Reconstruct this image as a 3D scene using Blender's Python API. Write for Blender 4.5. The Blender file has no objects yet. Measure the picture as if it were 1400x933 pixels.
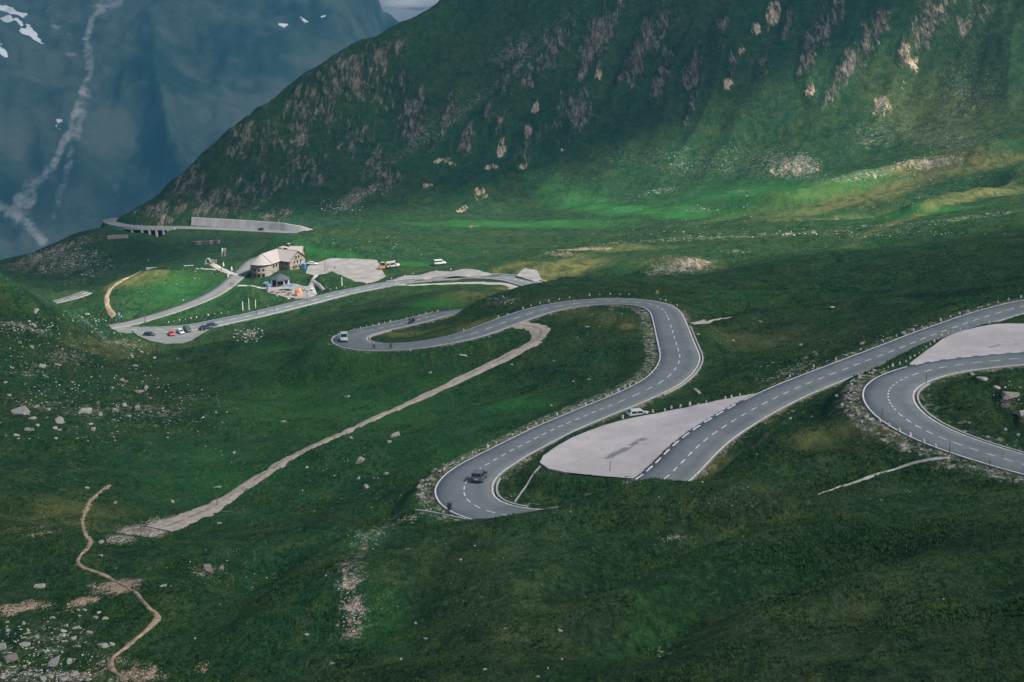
import bpy, bmesh, math, random
import numpy as np
from mathutils import Vector, Matrix

SC = bpy.context.scene
COL = SC.collection
rad = math.radians

# ------------------------------------------------------------------ camera
FPX, IW, IH = 2220.0, 1400.0, 933.0            # focal length in photo pixels, photo size
PITCH = math.atan(556.5 / FPX)                 # looking down from the summit
cd = bpy.data.cameras.new('camera'); cam = bpy.data.objects.new('camera', cd); COL.objects.link(cam)
cam.location = (0, 0, 0); cam.rotation_euler = (math.pi/2 - PITCH, 0, 0)
cd.sensor_width = 36; cd.lens = 36*FPX/IW; cd.clip_start = 1; cd.clip_end = 40000
SC.camera = cam

# ------------------------------------------------------------------ sky, sun, exposure
SUN_EL, SUN_AZ = rad(45), rad(120)              # azimuth from +Y (view direction) towards +X
SUN_DIR = Vector((math.sin(SUN_AZ)*math.cos(SUN_EL), math.cos(SUN_AZ)*math.cos(SUN_EL), math.sin(SUN_EL)))
w = bpy.data.worlds.new('World'); SC.world = w; w.use_nodes = True
nt = w.node_tree; nt.nodes.clear()
sky = nt.nodes.new('ShaderNodeTexSky'); sky.sky_type = 'NISHITA'; sky.sun_disc = False
sky.sun_elevation = SUN_EL; sky.sun_rotation = SUN_AZ; sky.altitude = 300; sky.air_density = 1.0; sky.dust_density = 3.5
bg = nt.nodes.new('ShaderNodeBackground'); bg.inputs['Strength'].default_value = 0.09
out = nt.nodes.new('ShaderNodeOutputWorld')
nt.links.new(sky.outputs[0], bg.inputs[0]); nt.links.new(bg.outputs[0], out.inputs[0])
sl = bpy.data.lights.new('sun', 'SUN'); sun = bpy.data.objects.new('sun', sl); COL.objects.link(sun)
sl.energy = 5.0; sl.angle = rad(3.0); sl.color = (1.0, 0.95, 0.87)
sun.rotation_euler = SUN_DIR.to_track_quat('Z', 'Y').to_euler()
SC.view_settings.view_transform = 'Standard'; SC.view_settings.look = 'None'
SC.view_settings.exposure = 0.86; SC.view_settings.gamma = 1.0
SC.cycles.max_bounces = 4; SC.cycles.diffuse_bounces = 2; SC.cycles.volume_bounces = 0
SC.cycles.transparent_max_bounces = 6; SC.cycles.use_denoising = True

#--TERRAIN
random.seed(7); RNG = np.random.default_rng(7)
SP, CP = math.sin(PITCH), math.cos(PITCH)
def ray(u, v):                                  # survey bearing: X/Y and Z/Y of a sight line
    b = (466.5 - v)/FPX
    dy = CP + b*SP
    return (u - 700.0)/FPX/dy, (-SP + b*CP)/dy
def PZ(u, v, z):
    ax, tz = ray(u, v); Y = z/tz
    return np.array([ax*Y, Y, z])
def PY(u, v, Y):
    ax, tz = ray(u, v)
    return np.array([ax*Y, Y, tz*Y])
def project(p):
    x, y, z = p
    d = y*CP - z*SP
    return 700 + FPX*x/d, 466.5 - FPX*(y*SP + z*CP)/d

# value noise -------------------------------------------------------------
def _hash(ix, iy, s):
    h = (ix.astype(np.int64)*374761393 + iy.astype(np.int64)*668265263 + s*974634721) & 0xffffffff
    h = ((h ^ (h >> 13))*1274126177) & 0xffffffff
    return ((h ^ (h >> 16)) & 0xffff)/65535.0
def vnoise(x, y, s=0):
    ix = np.floor(x); iy = np.floor(y); fx = x-ix; fy = y-iy
    fx = fx*fx*fx*(fx*(fx*6-15)+10); fy = fy*fy*fy*(fy*(fy*6-15)+10)
    a = _hash(ix, iy, s); b = _hash(ix+1, iy, s); c = _hash(ix, iy+1, s); d = _hash(ix+1, iy+1, s)
    return (a*(1-fx)+b*fx)*(1-fy) + (c*(1-fx)+d*fx)*fy - 0.5
def fbm(x, y, wl, octs=3, s=0, gain=0.5):
    r = 0; amp = 1.0
    for k in range(octs):
        r = r + amp*vnoise(x/wl + 17.3*k + s*5.1, y/wl - 9.7*k + s*3.3, s+k); wl *= 0.48; amp *= gain
    return r
def sstep(a, b, x):
    t = np.clip((x-a)/(b-a), 0, 1); return t*t*(3-2*t)

# roads: surveyed centre lines (u, v[, z]) ---------------------------------
def lineup(keys, sig=3.0, step=1.5, zsig=9.0):
    """keys: (u,v) / (u,v,z) sightings or ('p',x,y,z) points -> smooth centre line every step metres"""
    n = len(keys); t = [0.0]
    uv = []
    for k in keys:
        uv.append(project(k[1:]) if k[0] == 'p' else k[:2])
    for i in range(1, n):
        t.append(t[-1] + math.hypot(uv[i][0]-uv[i-1][0], (uv[i][1]-uv[i-1][1])*2.5)/(uv[i][1]+uv[i-1][1]+180))
    tz = [(t[i], k[-1]) for i, k in enumerate(keys) if k[0] == 'p' or len(k) == 3]
    zz = np.interp(t, [a for a, _ in tz], [b for _, b in tz])
    P = np.array([np.array(k[1:]) if k[0] == 'p' else PZ(k[0], k[1], zz[i]) for i, k in enumerate(keys)])
    # catmull-rom
    Q = np.vstack([2*P[0]-P[1], P, 2*P[-1]-P[-2]]); o = []
    for i in range(1, len(Q)-2):
        for s in np.linspace(0, 1, 12, endpoint=False):
            p0, p1, p2, p3 = Q[i-1:i+3]
            o.append(0.5*((2*p1)+(-p0+p2)*s+(2*p0-5*p1+4*p2-p3)*s*s+(-p0+3*p1-3*p2+p3)*s**3))
    o.append(P[-1]); o = np.array(o)
    return smooth_line(o, sig, step, zsig)
def smooth_line(o, sig, step, zsig):
    def resample(o, step):
        d = np.r_[0, np.cumsum(np.hypot(*np.diff(o[:, :2], axis=0).T))]
        s = np.linspace(0, d[-1], max(2, int(round(d[-1]/step))+1))
        return np.stack([np.interp(s, d, o[:, k]) for k in range(3)], 1)
    o = resample(o, step)
    def gauss(a, sg):
        if sg <= 0: return a
        r = int(3*sg/step)+1
        k = np.exp(-0.5*(np.arange(-r, r+1)*step/sg)**2); k /= k.sum()
        pad = np.r_[2*a[0]-a[1:r+1][::-1] if len(a) > r else np.full(r, a[0]), a, 2*a[-1]-a[-r-1:-1][::-1] if len(a) > r else np.full(r, a[-1])]
        return np.convolve(pad, k, 'same')[r:-r]
    o = np.stack([gauss(o[:, 0], sig), gauss(o[:, 1], sig), gauss(o[:, 2], zsig)], 1)
    return resample(o, step)

K_A = [(850,690,-81.2),(815,703,-81.7),(775,711,-82.1),(735,712,-82.4),(700,708.5,-82.7),(674,703),(655.5,697, -83.0),(644,691),(635.7,682),(632.6,674.3,-83.4),(633.3,666.7),(637,658.6),
 (643.3,650.7),(653,643),(662,637,-84.2),(673,631),(685,624.3),(696.4,618),(718.6,607),(739.7,596),(760,586,-86.2),(779.6,577.7),(797.6,570.3),
 (817,561.9),(842.9,551.9),(877,537.4,-88.6),(905,522.5),(922,507),(930,490.5,-90),(926.4,476.4),(922.3,462.9),(918.4,449.6),(915,439.3),(910.2,427,-92),
 (904,421.5),(895.7,417),(880,413.9),(857,411.9),(830,411.4,-93.8),(800,413.6),(771.4,417.4),(743.6,423),(719.6,430,-96.8),(698.6,437.9),(676.4,445.7),
 (648.6,456,-99.4),(614,465),(593,469.6),(550,475.0,-103),(514,475.8),(500,475),(485,471.8,-105),(476.5,465.5),(480,460,-105.8),(490,456.2),(514,450.2),
 (537,445.7),(560,440.5,-109),(585,434.5),(603,429.5,-111),('p',-8,492,-113),('p',6,510,-115),('p',13.5,530,-117.2),('p',13.5,548,-119.2),(722.9,387.0,-121),(710,383.3),
 (698.6,381.2),(678.6,379.3,-123),(648.6,378.5),(618.6,379.8,-125.6),(588.6,381.4),(568.6,383.6),(547,386,-128.8),(518.6,390.6),(487,397),(465.7,401.6,-132.3),
 (444,407),(414.3,414.6),(382.9,422.4,-135.6),(355.7,429),(331.4,434.5),(308.6,439.2,-138.2),(275,446),(240,450),(200,451.5,-140.6),(165,450.5),(134,449,-142),(105,446,-143.4)]
K_B = [(850,690,-81.2),(885,671,-80.6),(907,656,-80),(922.5,642.5),(933.6,631.4),(943.6,621.4),(952,612.9,-79.2),(962.9,603.3),(973.6,594.6),(985.4,586.4),(997.6,578.7,-78.2),(1010,571),
 (1023.7,563),(1037.4,556),(1065,542,-77.2),(1094,529.3),(1123.6,517.7,-76.4),(1153.9,506),(1182.9,494.6,-75.4),(1211.4,483.6),(1238.9,472.9,-74.4),(1266,462),
 (1293,452.4,-73.6),(1318.9,443.4),(1344.6,434.3,-72.8),(1371.4,426.9),(1387,423),(1402,419.6,-72),(1440,412,-71.2),(1500,406,-70)]
K_C = [(1500,482,-68.2),(1440,487,-68.6),(1400,490.5,-69),(1375,493),(1345,495.7,-69.4),(1330,497.4),(1315,499),(1300,501),(1285.7,503.6,-69.7),(1272.9,506),(1261.4,509.3),(1250,512.6),(1241.4,516),
 (1232,519.6),(1225,523.9,-70),(1218.9,528.3),(1214.7,533),(1213,538),(1212.7,543,-70),(1214,548.6),(1217.4,554.7),(1222.6,561),(1228.9,567.4,-69.8),
 (1236.9,573.7),(1247,580.3),(1258.9,587),(1272.6,594),(1288.3,600.7,-69.4),(1306.9,607.9),(1327,614.7),(1348.6,621.7,-69),(1372,628.9),(1396.4,635.7,-68.6),(1440,647,-68.2),(1500,661,-67.6)]
K_S = [(150,446.5,-141.2),(184,441,-140.6),(205,434),(220,430),(248.6,420.3,-138.6),(277,409.3),(292,402),(305.7,393.5,-136.6),(317,384.2),(327,375.7),(335.7,367.9,-135.4),(342,361),(352,354,-135.2),(372,349,-135.2)]
K_G = [(420,317.6,-168.4),(390,317.2),(354,315.3,-171),(300,312.6),(255,311.2,-173),(225,310.6),(190,310.2,-173.6),(172,308.8),(160,306.8),(149,303.6,-174),(150,300.4),(159,298.6,-174),(172,298.6,-174)]
K_L = [(40,420,-164),(68,415,-163),(88,410.5,-162),(104,406,-161),(120,399.5,-160)]
RA = lineup(K_A); RB = lineup(K_B); RC = lineup(K_C); RS = lineup(K_S); RG = lineup(K_G, sig=4); RL = lineup(K_L, sig=5)
def halfw(R, keys):
    """half widths keyed by (u,v)->nearest sample"""
    uv = np.array([project(p) for p in R]); s = []; wv = []
    for u, v, wd in keys:
        s.append(int(np.argmin((uv[:, 0]-u)**2 + (uv[:, 1]-v)**2))); wv.append(wd)
    o = np.argsort(s); return np.interp(np.arange(len(R)), np.array(s)[o], np.array(wv)[o])
WA = halfw(RA, [(692,706,4.4),(644,691,4.6),(634,670,4.7),(653,643,4.3),(696,618,3.9),(780,577,3.8),(877,537,4.1),(930,490,4.6),(915,439,4.2),(880,414,4.0),(800,413.6,4.1),(720,430,4.2),(614,465,4.2),(514,476,4.6),(477,465.5,5.0),(514,450,3.9),(603,429.5,3.6),(722,387,5.0),(678,379,4.6),(588,381.4,4.6),(465,401.6,4.4),(331,434.5,4.8),(240,450,5.0),(134,449,4.0)])
WB = halfw(RB, [(912,652,4.0),(962,603,4.0),(1065,542,4.0),(1211,483,4.0),(1402,419,4.0)])
WC = halfw(RC, [(1400,490,4.0),(1285,503,4.0),(1225,524,4.1),(1213,543,4.1),(1247,580,4.0),(1396,635,4.0)])
WS = np.full(len(RS), 3.3); WG = np.full(len(RG), 3.6); WL = np.full(len(RL), 3.6)
ROADS = [(RA, WA, 9.0), (RB, WB, 6.0), (RC, WC, 5.5), (RS, WS, 5.0), (RG, WG, 4.0), (RL, WL, 6.0)]

# paved areas: outlines (u, v, z)
LOT1 = [(738,632.5,-81.3),(743,623,-81.2),(764,608.6,-81),(785.7,597,-80.8),(807,588.6,-80.6),(828.6,581,-80.4),(850,575,-80.2),(871.4,570.3,-80),(892.9,566.2,-79.8),(928.6,559.3,-79.4),(964.3,553.4,-78.8),(992.9,547.9,-78.3),(1020,541.5,-77.8),(1041,536,-77.5),
        (1030,548,-77.9),(1000,563,-78.3),(966,584,-78.8),(940,603,-79.3),(915,624,-79.7),(897,643,-80.1),(884,656,-80.4),(866,649.5,-80.65),(832.5,646.5,-80.9),(802.5,647,-81.1),(772.5,645.8,-81.2),(750,641,-81.3)]
LOT2 = [(1243,498,-70),(1262,486,-70),(1280,470.5,-70.2),(1288,464,-70.2),(1303,457,-70.2),(1318,452,-70.1),(1340,447,-69.9),(1360,443.5,-69.7),(1380,442.5,-69.5),(1400,443.5,-69.2),(1450,444,-68.9),(1500,446,-68.6),(1500,475,-68.3),(1450,483,-68.6),(1400,488,-69.05),(1358,493,-69.3),(1317,497,-69.6),(1288,501,-69.8),(1262,504,-69.9)]
LOT3 = [(418,374,-134.2),(421,364,-134.2),(436,358.5,-134.3),(451,357.5,-134.4),(452,353,-134.4),(462,353.5,-134.4),(466,357.5,-134.4),(515,355.5,-134.6),(521,366,-134.2),(519,373.5,-133.8),(527,377,-133),(518,383,-132.2),(500,387,-131.8),(498,383,-132.4),(486,378.5,-133.2),(470,372,-133.8),(455,370,-134),(444,372,-134.1),(437,376,-134.2),(428,374.5,-134.2)]
LOT4 = [(180,452,-140.4),(215,449,-140.2),(262,447,-139.4),(288,449,-139),(277,455,-139.6),(268,461,-140),(262,465,-140.2),(248,469,-140.4),(224,470,-140.5),(205,466,-140.6),(188,459,-140.6)]
LOT5 = [(527,384,-130),(560,376.8,-128.2),(602,370.8,-126.2),(646,368.2,-124.6),(656,370,-124.2),(668,374,-123.6),(684,377,-122.8),(640,377.5,-124.4),(590,380.5,-127),(545,386,-129)]
LOT6 = [(706,377,-121.6),(718,366.5,-121.6),(735,370.5,-121),(740,381,-120.6),(730,385,-120.9),(718,381,-121.2)]
LOT7 = [(366,400,-136.3),(366,391,-136.3),(378,388,-136.3),(392,387,-136.2),(408,389,-136),(420,393,-135.6),(432,403,-134.6),(418,408,-134.7),(404,408.5,-135.2),(388,406,-135.8)]
def poly3(L): return np.array([PZ(u, v, z) for u, v, z in L])
LOTS = [(poly3(LOT1), 4.0), (poly3(LOT2), 5.0), (poly3(LOT3), 6.0), (poly3(LOT4), 5.0), (poly3(LOT5), 4.0), (poly3(LOT6), 4.0), (poly3(LOT7), 4.0)]

# surveyed heights of the open ground (u, v, distance) ----------------------
G = []
def gp(*a): G.extend(a)
# summit slope under the viewpoint
gp((1000,933,120),(1000,800,155),(1000,700,192),(960,650,219),(880,650,214),(850,659,211),(800,681,208),(760,694,206),(720,703.5,207),(690,715,209),(780,668,235),(830,662,235),(720,680,232),(700,665,241),(830,720,197),(830,800,165),(830,933,127),
   (1400,933,108),(1400,800,140),(1400,700,172),(1400,658,196),(1200,933,114),(1200,800,148),(1200,700,184),(1200,650,206),(1290,640,208),(1100,640,211),(1060,610,226),(1130,580,236),(1180,600,226),
   (700,933,132),(700,800,170),(700,730,210),(640,730,216),(580,720,222),(500,933,140),(500,850,165),(500,760,197),(500,738,212),(560,712,226),(400,933,148),(400,850,174),(400,780,206),
   (1500,933,104),(1500,750,150),(1600,900,100),(-100,933,162),(-150,800,190),(1000,1150,88),(1400,1150,80),(700,1150,94),(300,1150,108),(0,1150,112))
# boulder gully, lower left
gp((300,933,155),(300,800,190),(200,850,180),(100,933,160),(0,933,164),(0,850,182),(0,800,197),(100,800,199),(100,750,216),(200,780,208),(350,760,216),(300,740,229),(400,725,232),(440,705,243))
# basin
gp((200,730,243),(300,690,265),(400,625,300),(500,580,330),(600,535,360),(690,490,385),(740,463,397),(350,500,430),(300,470,520),(400,450,530),(430,425,575),(560,410,550),(650,394,568),(600,405,540),(560,422,510),
   (440,478,433),(430,490,424),(415,500,418),(380,500,424),(340,492,450),(450,500,404),(500,490,400),(500,510,390),(500,540,365),(350,580,335),(300,550,365),(200,600,330),(100,600,320),(0,600,310),(100,680,260),(0,680,255),(0,750,220),(-150,680,250),(-150,560,330),(480,640,280),(520,680,255),(400,680,262),
   (600,600,301),(560,640,277),(572,692,240),(650,560,331),(700,520,352),(750,540,326),(800,500,345),(850,470,363),(800,440,390),(860,440,385),(880,500,348),(700,470,383),(640,490,381),(450,520,400),(420,560,360),(250,640,300),(450,440,520),(350,470,500),(500,425,535),(480,440,505))
# left stony hill
gp((-200,330,470),(-100,345,480),(0,372,500),(35,392,515),(70,415,530),(100,432,543),(130,447,555),(180,457,560),(215,466,560),(0,420,470),(0,450,440),(0,520,385),(100,480,470),(100,540,400),(200,500,480),(200,550,405),(260,478,535),(50,440,480),(150,470,515),(-150,450,430))
# behind the left hill (hidden from the summit)
gp((0,400,620),(60,432,620),(-100,375,620),(85,426,612))
# knoll at the pass
gp((208,366.5,662),(180,372,655),(150,386,645),(120,403.5,632),(104,414,622),(250,368,665),(280,366,672),(220,400,628),(150,430,598),(190,425,606),(260,395,640),(300,380,650),(320,378,657),(300,362,685),(285,358,682),(230,412,612),(320,410,612),(350,410,604),(340,395,622))
G3 = [(0,55,-44),(25,55,-42),(-25,55,-45),(0,22,-22),(8,22,-21),(-8,22,-22),(0,38,-33),(-135,790,-164),(-120,740,-155),(-165,690,-163),(-185,680,-164),(-200,640,-158),(-125,700,-158),(-150,700,-162),(-100,720,-158),(-190,700,-166),(-80,715,-150)]         # hollow behind the knoll
# inn, lawns
gp((350,390,643),(335,385,646),(400,375,651),(450,380,634),(440,386,628),(460,345,722),(520,345,722),(560,352,705),(600,361,690),(500,330,775),(337,349,705),(379,325,765),(400,321,805),(560,368,660),(610,366,650))
# valley floor behind the ridge
gp((500,305,905),(450,316,850),(600,320,835),(600,300,955),(700,330,800),(700,300,975),(800,310,870),(800,290,985),(900,300,885),(900,270,1015),(1000,300,805),(1000,270,930),(1000,240,1030),(1200,270,785),(1200,240,900),(1200,200,1000),(1400,250,735),(1300,215,865),(1400,190,830),(1300,255,790),(1500,180,800),(1500,250,700),(1600,230,650),(1100,285,800),(1100,235,985),
   (650,345,745),(720,345,740),(1150,300,690),(1300,282,645),(1400,272,625),(1500,262,600),(900,318,740),(800,332,735))
# stony crest and the slopes before it
gp((1600,255,520),(1500,270,545),(1400,287,560),(1300,300,575),(1200,308.5,585),(1080,320,600),(950,326,615),(850,331,628),(760,343,635),(700,357,626),(662,366,614),
   (930,362,545),(930,345,572),(930,380,522),(880,370,535),(1000,352,555),(800,360,590),(780,375,567),(850,385,512),(850,395,482),(760,391,505),(720,395,492),(700,398.5,482),(650,413.5,466),(800,383,515),(745,389,497),
   (1000,430,422),(1000,480,365),(1000,400,470),(1100,450,372),(1100,400,440),(1100,350,520),(1200,420,372),(1200,370,450),(1200,330,540),(1300,400,372),(1300,350,455),(1400,380,365),(1400,330,460),(1100,500,302),(1000,530,301),(960,540,300),(970,500,330),(1500,380,350),(1500,320,455),(1200,460,312),(1300,420,335),(980,450,398),(960,420,430),(900,400,450),(700,415,440),(640,430,443),(600,445,440),(560,460,432))
# inside the upper hairpin
gp((1350,540,240),(1385,545,238),(1300,560,233),(1400,575,226),(1320,530,244),(1290,550,237))
# dark slope below the gallery, skyline shoulder to the left
gp((250,345,905),(330,335,915),(200,365,865),(130,385,845),(100,395,835),(60,408,800),(20,390,810),(150,345,900),(100,325.5,930),(50,342,915),(0,352,895),(-80,356,880),(50,370,870),(-80,385,820),(240,327,935),(180,322,945),(330,322,940),(140,314,955))
G3 += [(-330,1140,-400),(-420,1000,-330),(-310,1020,-245),(-520,1000,-420),(-600,1400,-700),(-300,1400,-640),(-420,1900,-900),(-700,1900,-900),(-310,1080,-330)]
# the big slope
gp((300,188,1100),(235,243,1052),(365,150,1140),(460,78,1215),(420,112,1180),(440,298,985),(350,290,1005),(250,296,990),(205,296,985),(600,3,1330),(550,28,1290),(500,52,1250),(440,97,1200),(395,137,1160),(330,168,1120),(270,218,1080),(200,278,1020),(173,299,1000),
   (500,200,1130),(500,120,1205),(600,100,1245),(600,200,1145),(560,60,1270),(650,30,1300),(700,200,1140),(700,280,1040),(600,280,1035),(700,100,1220),(700,0,1310),(850,200,1115),(850,260,1045),(850,100,1205),(850,0,1290),(1000,180,1095),(1000,80,1185),(1000,0,1255),(1150,150,1080),(1150,50,1170),(1150,0,1210),(1300,150,1000),(1300,100,1055),(1300,0,1145),(1400,150,930),(1400,100,1000),(1400,0,1090),(1550,100,930),(1550,0,1020),
   (350,220,1080),(420,200,1120),(420,150,1165),(300,260,1040),(700,-150,1440),(900,-150,1420),(1150,-150,1330),(1400,-150,1200),(650,-60,1390),(1600,-150,1100))
G3 += [(-95,1560,-270),(-150,1490,-320),(-210,1420,-360),(-270,1340,-400),(-330,1270,-430),(-350,1190,-430),(-60,1600,-300),(60,1700,-60),(250,1700,80),(450,1500,120),(700,1400,100),(100,1900,-200),(400,2000,-50),(700,1900,0)]
C = [PY(u, v, Y) for u, v, Y in G] + [np.array(p, float) for p in G3]
for R, W_, B in ROADS:
    C += [p for p in R[::6]]
for L, B in LOTS: C += list(L[::2])
C = np.array(C)

def warp(x, y): return np.stack([x/y, np.log(y)], -1)
def fit(C, c=0.012, lam=2e-4):
    P = warp(C[:, 0], C[:, 1]); n = len(P)
    D = np.sqrt(((P[:, None]-P[None])**2).sum(-1) + c*c)
    A = np.zeros((n+3, n+3)); A[:n, :n] = D - lam*np.eye(n)*n*0.02; A[:n, n] = 1; A[:n, n+1:] = P; A[n, :n] = 1; A[n+1:, :n] = P.T
    w = np.linalg.solve(A, np.r_[C[:, 2], 0, 0, 0])
    return P, w, c
def evaluate(model, x, y):
    P, w, c = model; q = warp(x.ravel(), y.ravel()); n = len(P); o = np.empty(len(q))
    for i in range(0, len(q), 8000):
        s = q[i:i+8000]
        D = np.sqrt(((s[:, None, 0]-P[None, :, 0])**2 + (s[:, None, 1]-P[None, :, 1])**2) + c*c)
        o[i:i+8000] = D @ w[:n] + w[n] + s @ w[n+1:]
    return o.reshape(x.shape)

AMAX, NC = 0.44, 1060
acol = np.linspace(-AMAX, AMAX, NC)
rows = np.concatenate([np.geomspace(20, 85, 24, endpoint=False), np.geomspace(85, 960, 600, endpoint=False), np.arange(960, 1460, 2.0), np.arange(1460, 2300, 24.0)])
NR = len(rows)
model = fit(C)
ca = np.linspace(-AMAX, AMAX, 230); cl = np.linspace(math.log(19), math.log(2320), 420)
CY, CA = np.meshgrid(np.exp(cl), ca, indexing='ij')
CZ = evaluate(model, CA*CY, CY)
YY, AA = np.meshgrid(rows, acol, indexing='ij'); XX = AA*YY
def bil(g, fi, fj):
    i = np.clip(np.floor(fi).astype(int), 0, g.shape[0]-2); j = np.clip(np.floor(fj).astype(int), 0, g.shape[1]-2)
    s = np.clip(fi-i, 0, 1); t = np.clip(fj-j, 0, 1)
    return (g[i, j]*(1-t)+g[i, j+1]*t)*(1-s) + (g[i+1, j]*(1-t)+g[i+1, j+1]*t)*s
ZZ = bil(CZ, (np.log(YY)-cl[0])/(cl[1]-cl[0]), (AA-ca[0])/(ca[1]-ca[0]))

i85 = int(np.searchsorted(rows, 86.0))
ZZ[:i85] = (ZZ[i85]/YY[i85])[None]*YY[:i85]*(YY[:i85]/YY[i85])**-0.15
def Hz(x, y):
    x = np.asarray(x, float); y = np.asarray(y, float)
    return bil(ZZ, np.interp(y, rows, np.arange(NR)), (x/y + AMAX)/(2*AMAX)*(NC-1))
YS = np.geomspace(88, 2250, 5200)
def ground(u, v):
    ax, tz = ray(u, v)
    h = Hz(ax*YS, YS); d = tz*YS - h
    k = np.nonzero(d <= 0)[0]
    if len(k) == 0 or k[0] == 0: return None
    k = k[0]; t = d[k-1]/(d[k-1]-d[k]); Y = YS[k-1]*(1-t)+YS[k]*t
    return np.array([ax*Y, Y, float(Hz(ax*Y, Y))])
def block(x, y, R):
    i0, i1 = np.searchsorted(rows, [y-R, y+R])
    yl = max(y-R, 20.0); yh = y+R
    a = [(x-R)/yl, (x+R)/yl, (x-R)/yh, (x+R)/yh]
    j0 = int((min(a)+AMAX)/(2*AMAX)*(NC-1)); j1 = int((max(a)+AMAX)/(2*AMAX)*(NC-1))+2
    return max(i0-1, 0), min(i1+1, NR), max(j0, 0), min(j1, NC)
def dense(uvs, n=8):
    o = []
    for (a, b), (c, d) in zip(uvs[:-1], uvs[1:]):
        for t in np.linspace(0, 1, n, endpoint=False): o.append((a+(c-a)*t, b+(d-b)*t))
    return o + [uvs[-1]]
CUT = np.zeros_like(ZZ)
def carve(uvs, depth, wid):
    P = [ground(u, v) for u, v in dense(uvs, 6)]; P = np.array([p for p in P if p is not None])
    P = smooth_line(P, 3.0, 0.4, 3.0); D = np.full_like(ZZ, np.inf); T = np.zeros_like(ZZ)
    for n_, p in enumerate(P):
        w_ = wid; e_ = float(sstep(0, 1, min(1.0, (n_+1)/60, (len(P)-n_)/60)))
        i0, i1, j0, j1 = block(p[0], p[1], wid*3.2)
        d = np.hypot(XX[i0:i1, j0:j1]-p[0], YY[i0:i1, j0:j1]-p[1])/w_
        m = d < D[i0:i1, j0:j1]; D[i0:i1, j0:j1][m] = d[m]; T[i0:i1, j0:j1][m] = e_
    CUT[...] -= depth*T*np.exp(-np.where(np.isfinite(D), D, 9)**2)
carve([(1400,735),(1250,745),(1150,752),(1050,775),(960,800),(880,850),(820,900),(790,932)], 4.6, 7.0)
carve([(1170,655),(1120,668),(1040,690),(960,715),(880,745),(820,775),(760,820),(700,870)], 2.6, 4.5)
carve([(1000,820),(930,870),(900,930)], 2.4, 5); carve([(640,735),(600,790),(560,860),(540,930)], 1.2, 5)
carve([(570,688),(500,705),(430,740),(360,770),(320,800),(290,850),(230,900)], 3.6, 6)
carve([(590,750),(540,775),(450,820),(370,875),(300,925)], -2.0, 8)
carve([(800,760),(720,800),(650,850),(600,910)], -1.6, 8)
carve([(950,445),(1010,428),(1080,420),(1150,414)], 1.6, 3.5); carve([(1190,408),(1290,400),(1390,391)], 1.6, 3.5)
carve([(400,700),(470,660),(540,620),(590,600)], 1.5, 8); carve([(300,620),(380,560),(440,510)], 1.6, 9)
carve([(1400,238),(1300,264),(1200,288),(1110,304)], 8.0, 13); carve([(1400,205),(1280,226),(1180,256),(1080,285),(980,292)], -8.0, 15); carve([(1400,258),(1300,280),(1220,296)], -5.5, 10)
carve([(880,374),(930,363),(985,350)], -3.2, 10)
carve([(480,690),(430,740),(400,800)], -1.6, 5); carve([(620,470),(560,500),(500,520)], 1.2, 6); carve([(880,440),(840,470),(780,490)], -1.2, 6)
carve([(0,470),(80,500),(160,520),(240,530)], 2.0, 9); carve([(0,560),(100,590),(200,580)], -1.5, 8)

# relief: hummocks, gullies of the big slope
SLOPE = sstep(985, 1090, YY + 0.28*XX)*sstep(-0.32, -0.2, AA + 0.10)   # weight of the steep side
q_ = XX*0.93 - YY*0.36; p_ = XX*0.36 + YY*0.93
EDGE = sstep(-0.285, -0.05, AA)                                          # calmer towards the skyline ridge
rib = 1 - 2*np.abs(fbm(q_, p_*0.22, 110, 2, 31)); rib2 = 1 - 2*np.abs(fbm(q_, p_*0.25, 42, 3, 41))
crag = 1 - 2*np.abs(fbm(XX, YY, 16, 4, 51, 0.6))
REL = SLOPE*((rib-0.6)*(5+3.5*EDGE) + (rib2-0.6)*(5.0-1.5*EDGE) + (crag-0.6)*(5.5-5.0*EDGE) + fbm(XX, YY, 7, 3, 53)*(1.8-1.3*EDGE))
NEAR = 1 - SLOPE
REL += NEAR*(fbm(XX, YY, 60, 2, 3)*2.6*sstep(90, 220, YY) + fbm(XX*0.75+YY*0.35, YY, 21, 3, 5)*1.7 + fbm(XX*0.6+YY*0.2, YY, 8.0, 3, 9)*0.75 + fbm(XX*0.7, YY, 2.8, 3, 13)*0.30)
REL += CUT
# stony left hill and the shoulder are rougher
ROUGH = np.exp(-(((XX+135)/60)**2 + ((YY-480)/110)**2)) + np.exp(-(((XX+300)/130)**2 + ((YY-900)/70)**2))
REL += NEAR*ROUGH*(fbm(XX, YY, 9, 4, 23, 0.6)*1.6)

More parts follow.
